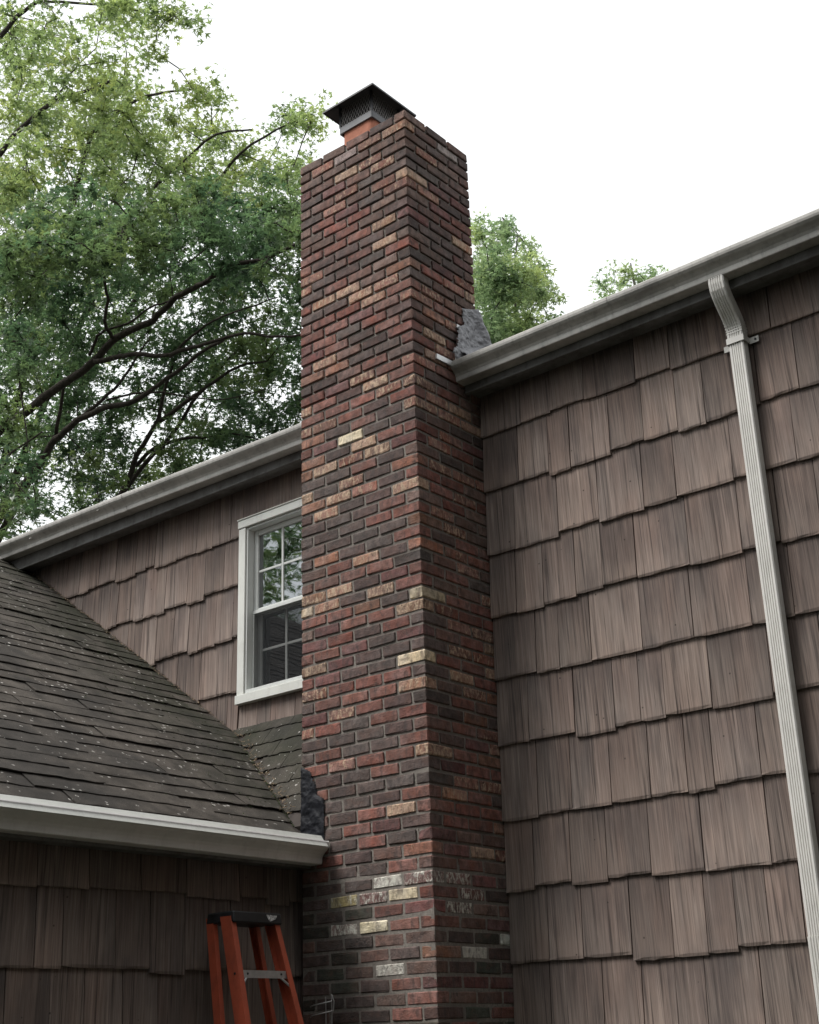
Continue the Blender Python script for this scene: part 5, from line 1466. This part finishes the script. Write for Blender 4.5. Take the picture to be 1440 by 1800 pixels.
tree('leafy_tree', (mD.x, mD.y, GZ), (mD.x, mD.y, zD - 1.2), .18, limD, cD + xd, M['leaf_c'], 'small pale treetop just clearing the right-hand gutter', 'trees behind the house', 850, .10, 104)
# the trees across the yard that the window mirrors
for (bx, by, h, sd, lab, grp) in ((-11.5, -9.5, 11.5, 105, 'yard tree mirrored in the window, nearest the wing', 'yard trees mirrored in the window'), (-16.0, -16.5, 15.0, 106, 'tall yard tree mirrored in the window, farther from the wing', 'yard trees mirrored in the window')):
    cl = random_crown((bx, by, GZ + h * .60), h * .32, h * .32, h * .40, 130, sd, (.6, 1.1))
    lm = [(.10, .03, [(bx, by, GZ + h * .3), (bx + math.cos(a) * h * .12, by + math.sin(a) * h * .12, GZ + h * .5), (bx + math.cos(a) * h * .2, by + math.sin(a) * h * .2, GZ + h * .75)]) for a in (0.3, 2.2, 4.4)]
    tree('yard_tree', (bx, by, GZ), (bx, by, GZ + h * .32), .25, lm, cl, M['leaf_a'], lab, grp, 230, .13, sd)

# unseen trees added round the front and right to keep light off the walls
rw = random.Random(55)
wood = []
for i in range(980):
    az = math.radians(55 + 145 * rw.random() ** 1.35)
    near = az < math.radians(118)
    rr = rw.uniform(6.8, 9.6) if near else rw.uniform(11.5, 16.5)
    zt = rw.random() ** .8
    hmax = (8.6 if near else 12.5) + 2.0 * math.sin(az * 5) + 1.2 * math.sin(az * 11 + 1)
    wood.append((.5 + rr * math.sin(az), -2.5 + rr * math.cos(az), GZ + .6 + zt * hmax, rw.uniform(.7, 1.3)))
wo = link('light_blocker_trees', crown_mesh('light_blocker_trees', wood, 100, .36, 110, .8), M['leaf_w'])
tag(wo, 'unseen trees added to block low light from the front and right', 'light_blocker_trees', kind='stuff')
wt_ = MB()
for i in range(16):
    az = math.radians(58 + i * 9 + rw.uniform(-3, 3))
    rr = rw.uniform(13, 15.5) if i > 6 else rw.uniform(8, 9.5)
    bx, by = .5 + rr * math.sin(az), -2.5 + rr * math.cos(az)
    wt_.tube([(bx, by, GZ), (bx + .1, by, GZ + 4), (bx - .1, by + .1, GZ + 8.5)], .2, .08, 8)
wt_.build('light_blocker_trunks', M['bark'], wo)

# ------------------------------------------------------------------ litter and moss where the wing roof meets the wall
rl = np.random.default_rng(9)
def bits(name, n, fn, size, mat, label, cat):
    V, F = [], []
    for i in range(n):
        c, nn = fn(rl)
        a = rl.normal(size=3); a -= nn * a.dot(nn); a /= np.linalg.norm(a)
        b = np.cross(nn, a)
        s = size * rl.uniform(.4, 1.4)
        w = s * rl.uniform(.3, .8)
        bb = len(V)
        lift = rl.uniform(.1, .6) * s
        for (u, v, h) in ((-1, -.3, 0), (0, -.6, lift), (1, 0, 0), (.1, .7, lift * .6)):
            V.append(tuple(c + a * u * s + b * v * w + nn * (h + .002)))
        F.append((bb, bb + 1, bb + 2, bb + 3))
    me = bpy.data.meshes.new(name)
    me.from_pydata(V, [], F)
    return tag(link(name, me, mat), label, cat, kind='stuff')
nw = np.array((SW, 0, CW))
def on_joint(r):
    x = -4.35 + r.random() * 2.3
    y = WY - .03 - abs(r.normal(0, .028))
    return np.array((x, y, wing_z(x) + .004)), nw
def on_roof(r):
    x = -4.3 + r.random() * 3.4
    y = WY - .03 - abs(r.normal(0, .55))
    if x > -2.05:
        y = min(y, .60 - (CK_Z - wing_z(x)) / CK_S - .02)
    return np.array((x, y, wing_z(x) + .006)), nw
bits('leaf_litter', 420, on_joint, .011, M['litter'], 'dry leaf litter lying along the roof and wall joint', 'litter')
def on_valley(r):
    f = r.random()
    y = .58 - f * .52
    x = xl(y) + r.normal(0, .03) + .02
    z = max(cricket_z(y) + .008, wing_z(x) + .006)
    return np.array((x, y + r.normal(0, .01), z)), np.array((.4, -.55, .73))
def on_cricket(r):
    y = .58 - r.random() * .5
    x = min(-.89, xl(y) + abs(r.normal(0, .25)))
    return np.array((x, y, cricket_z(y) + .010)), np.array((0, -SS, CC))
def on_roof_wide(r):
    x = -4.2 + r.random() * 3.35
    y = -1.9 + r.random() * 2.4
    if x > -2.05:
        y = min(y, .60 - (CK_Z - wing_z(x)) / CK_S - .02)
    return np.array((x, y, wing_z(x) + .007)), nw
bits('leaf_litter', 260, on_valley, .010, M['litter'], 'dry leaf bits caught in the valley left of the chimney', 'litter')
bits('lichen', 300, on_roof_wide, .0050, M['lichen'], 'pale lichen flecks dotted over the wing roof', 'lichen')
bits('lichen', 60, on_cricket, .006, M['lichen'], 'pale flecks on the small steep roof under the window', 'lichen')
bits('moss', 1500, on_roof, .008, M['moss'], 'dark moss tufts scattered over the wing roof', 'moss')
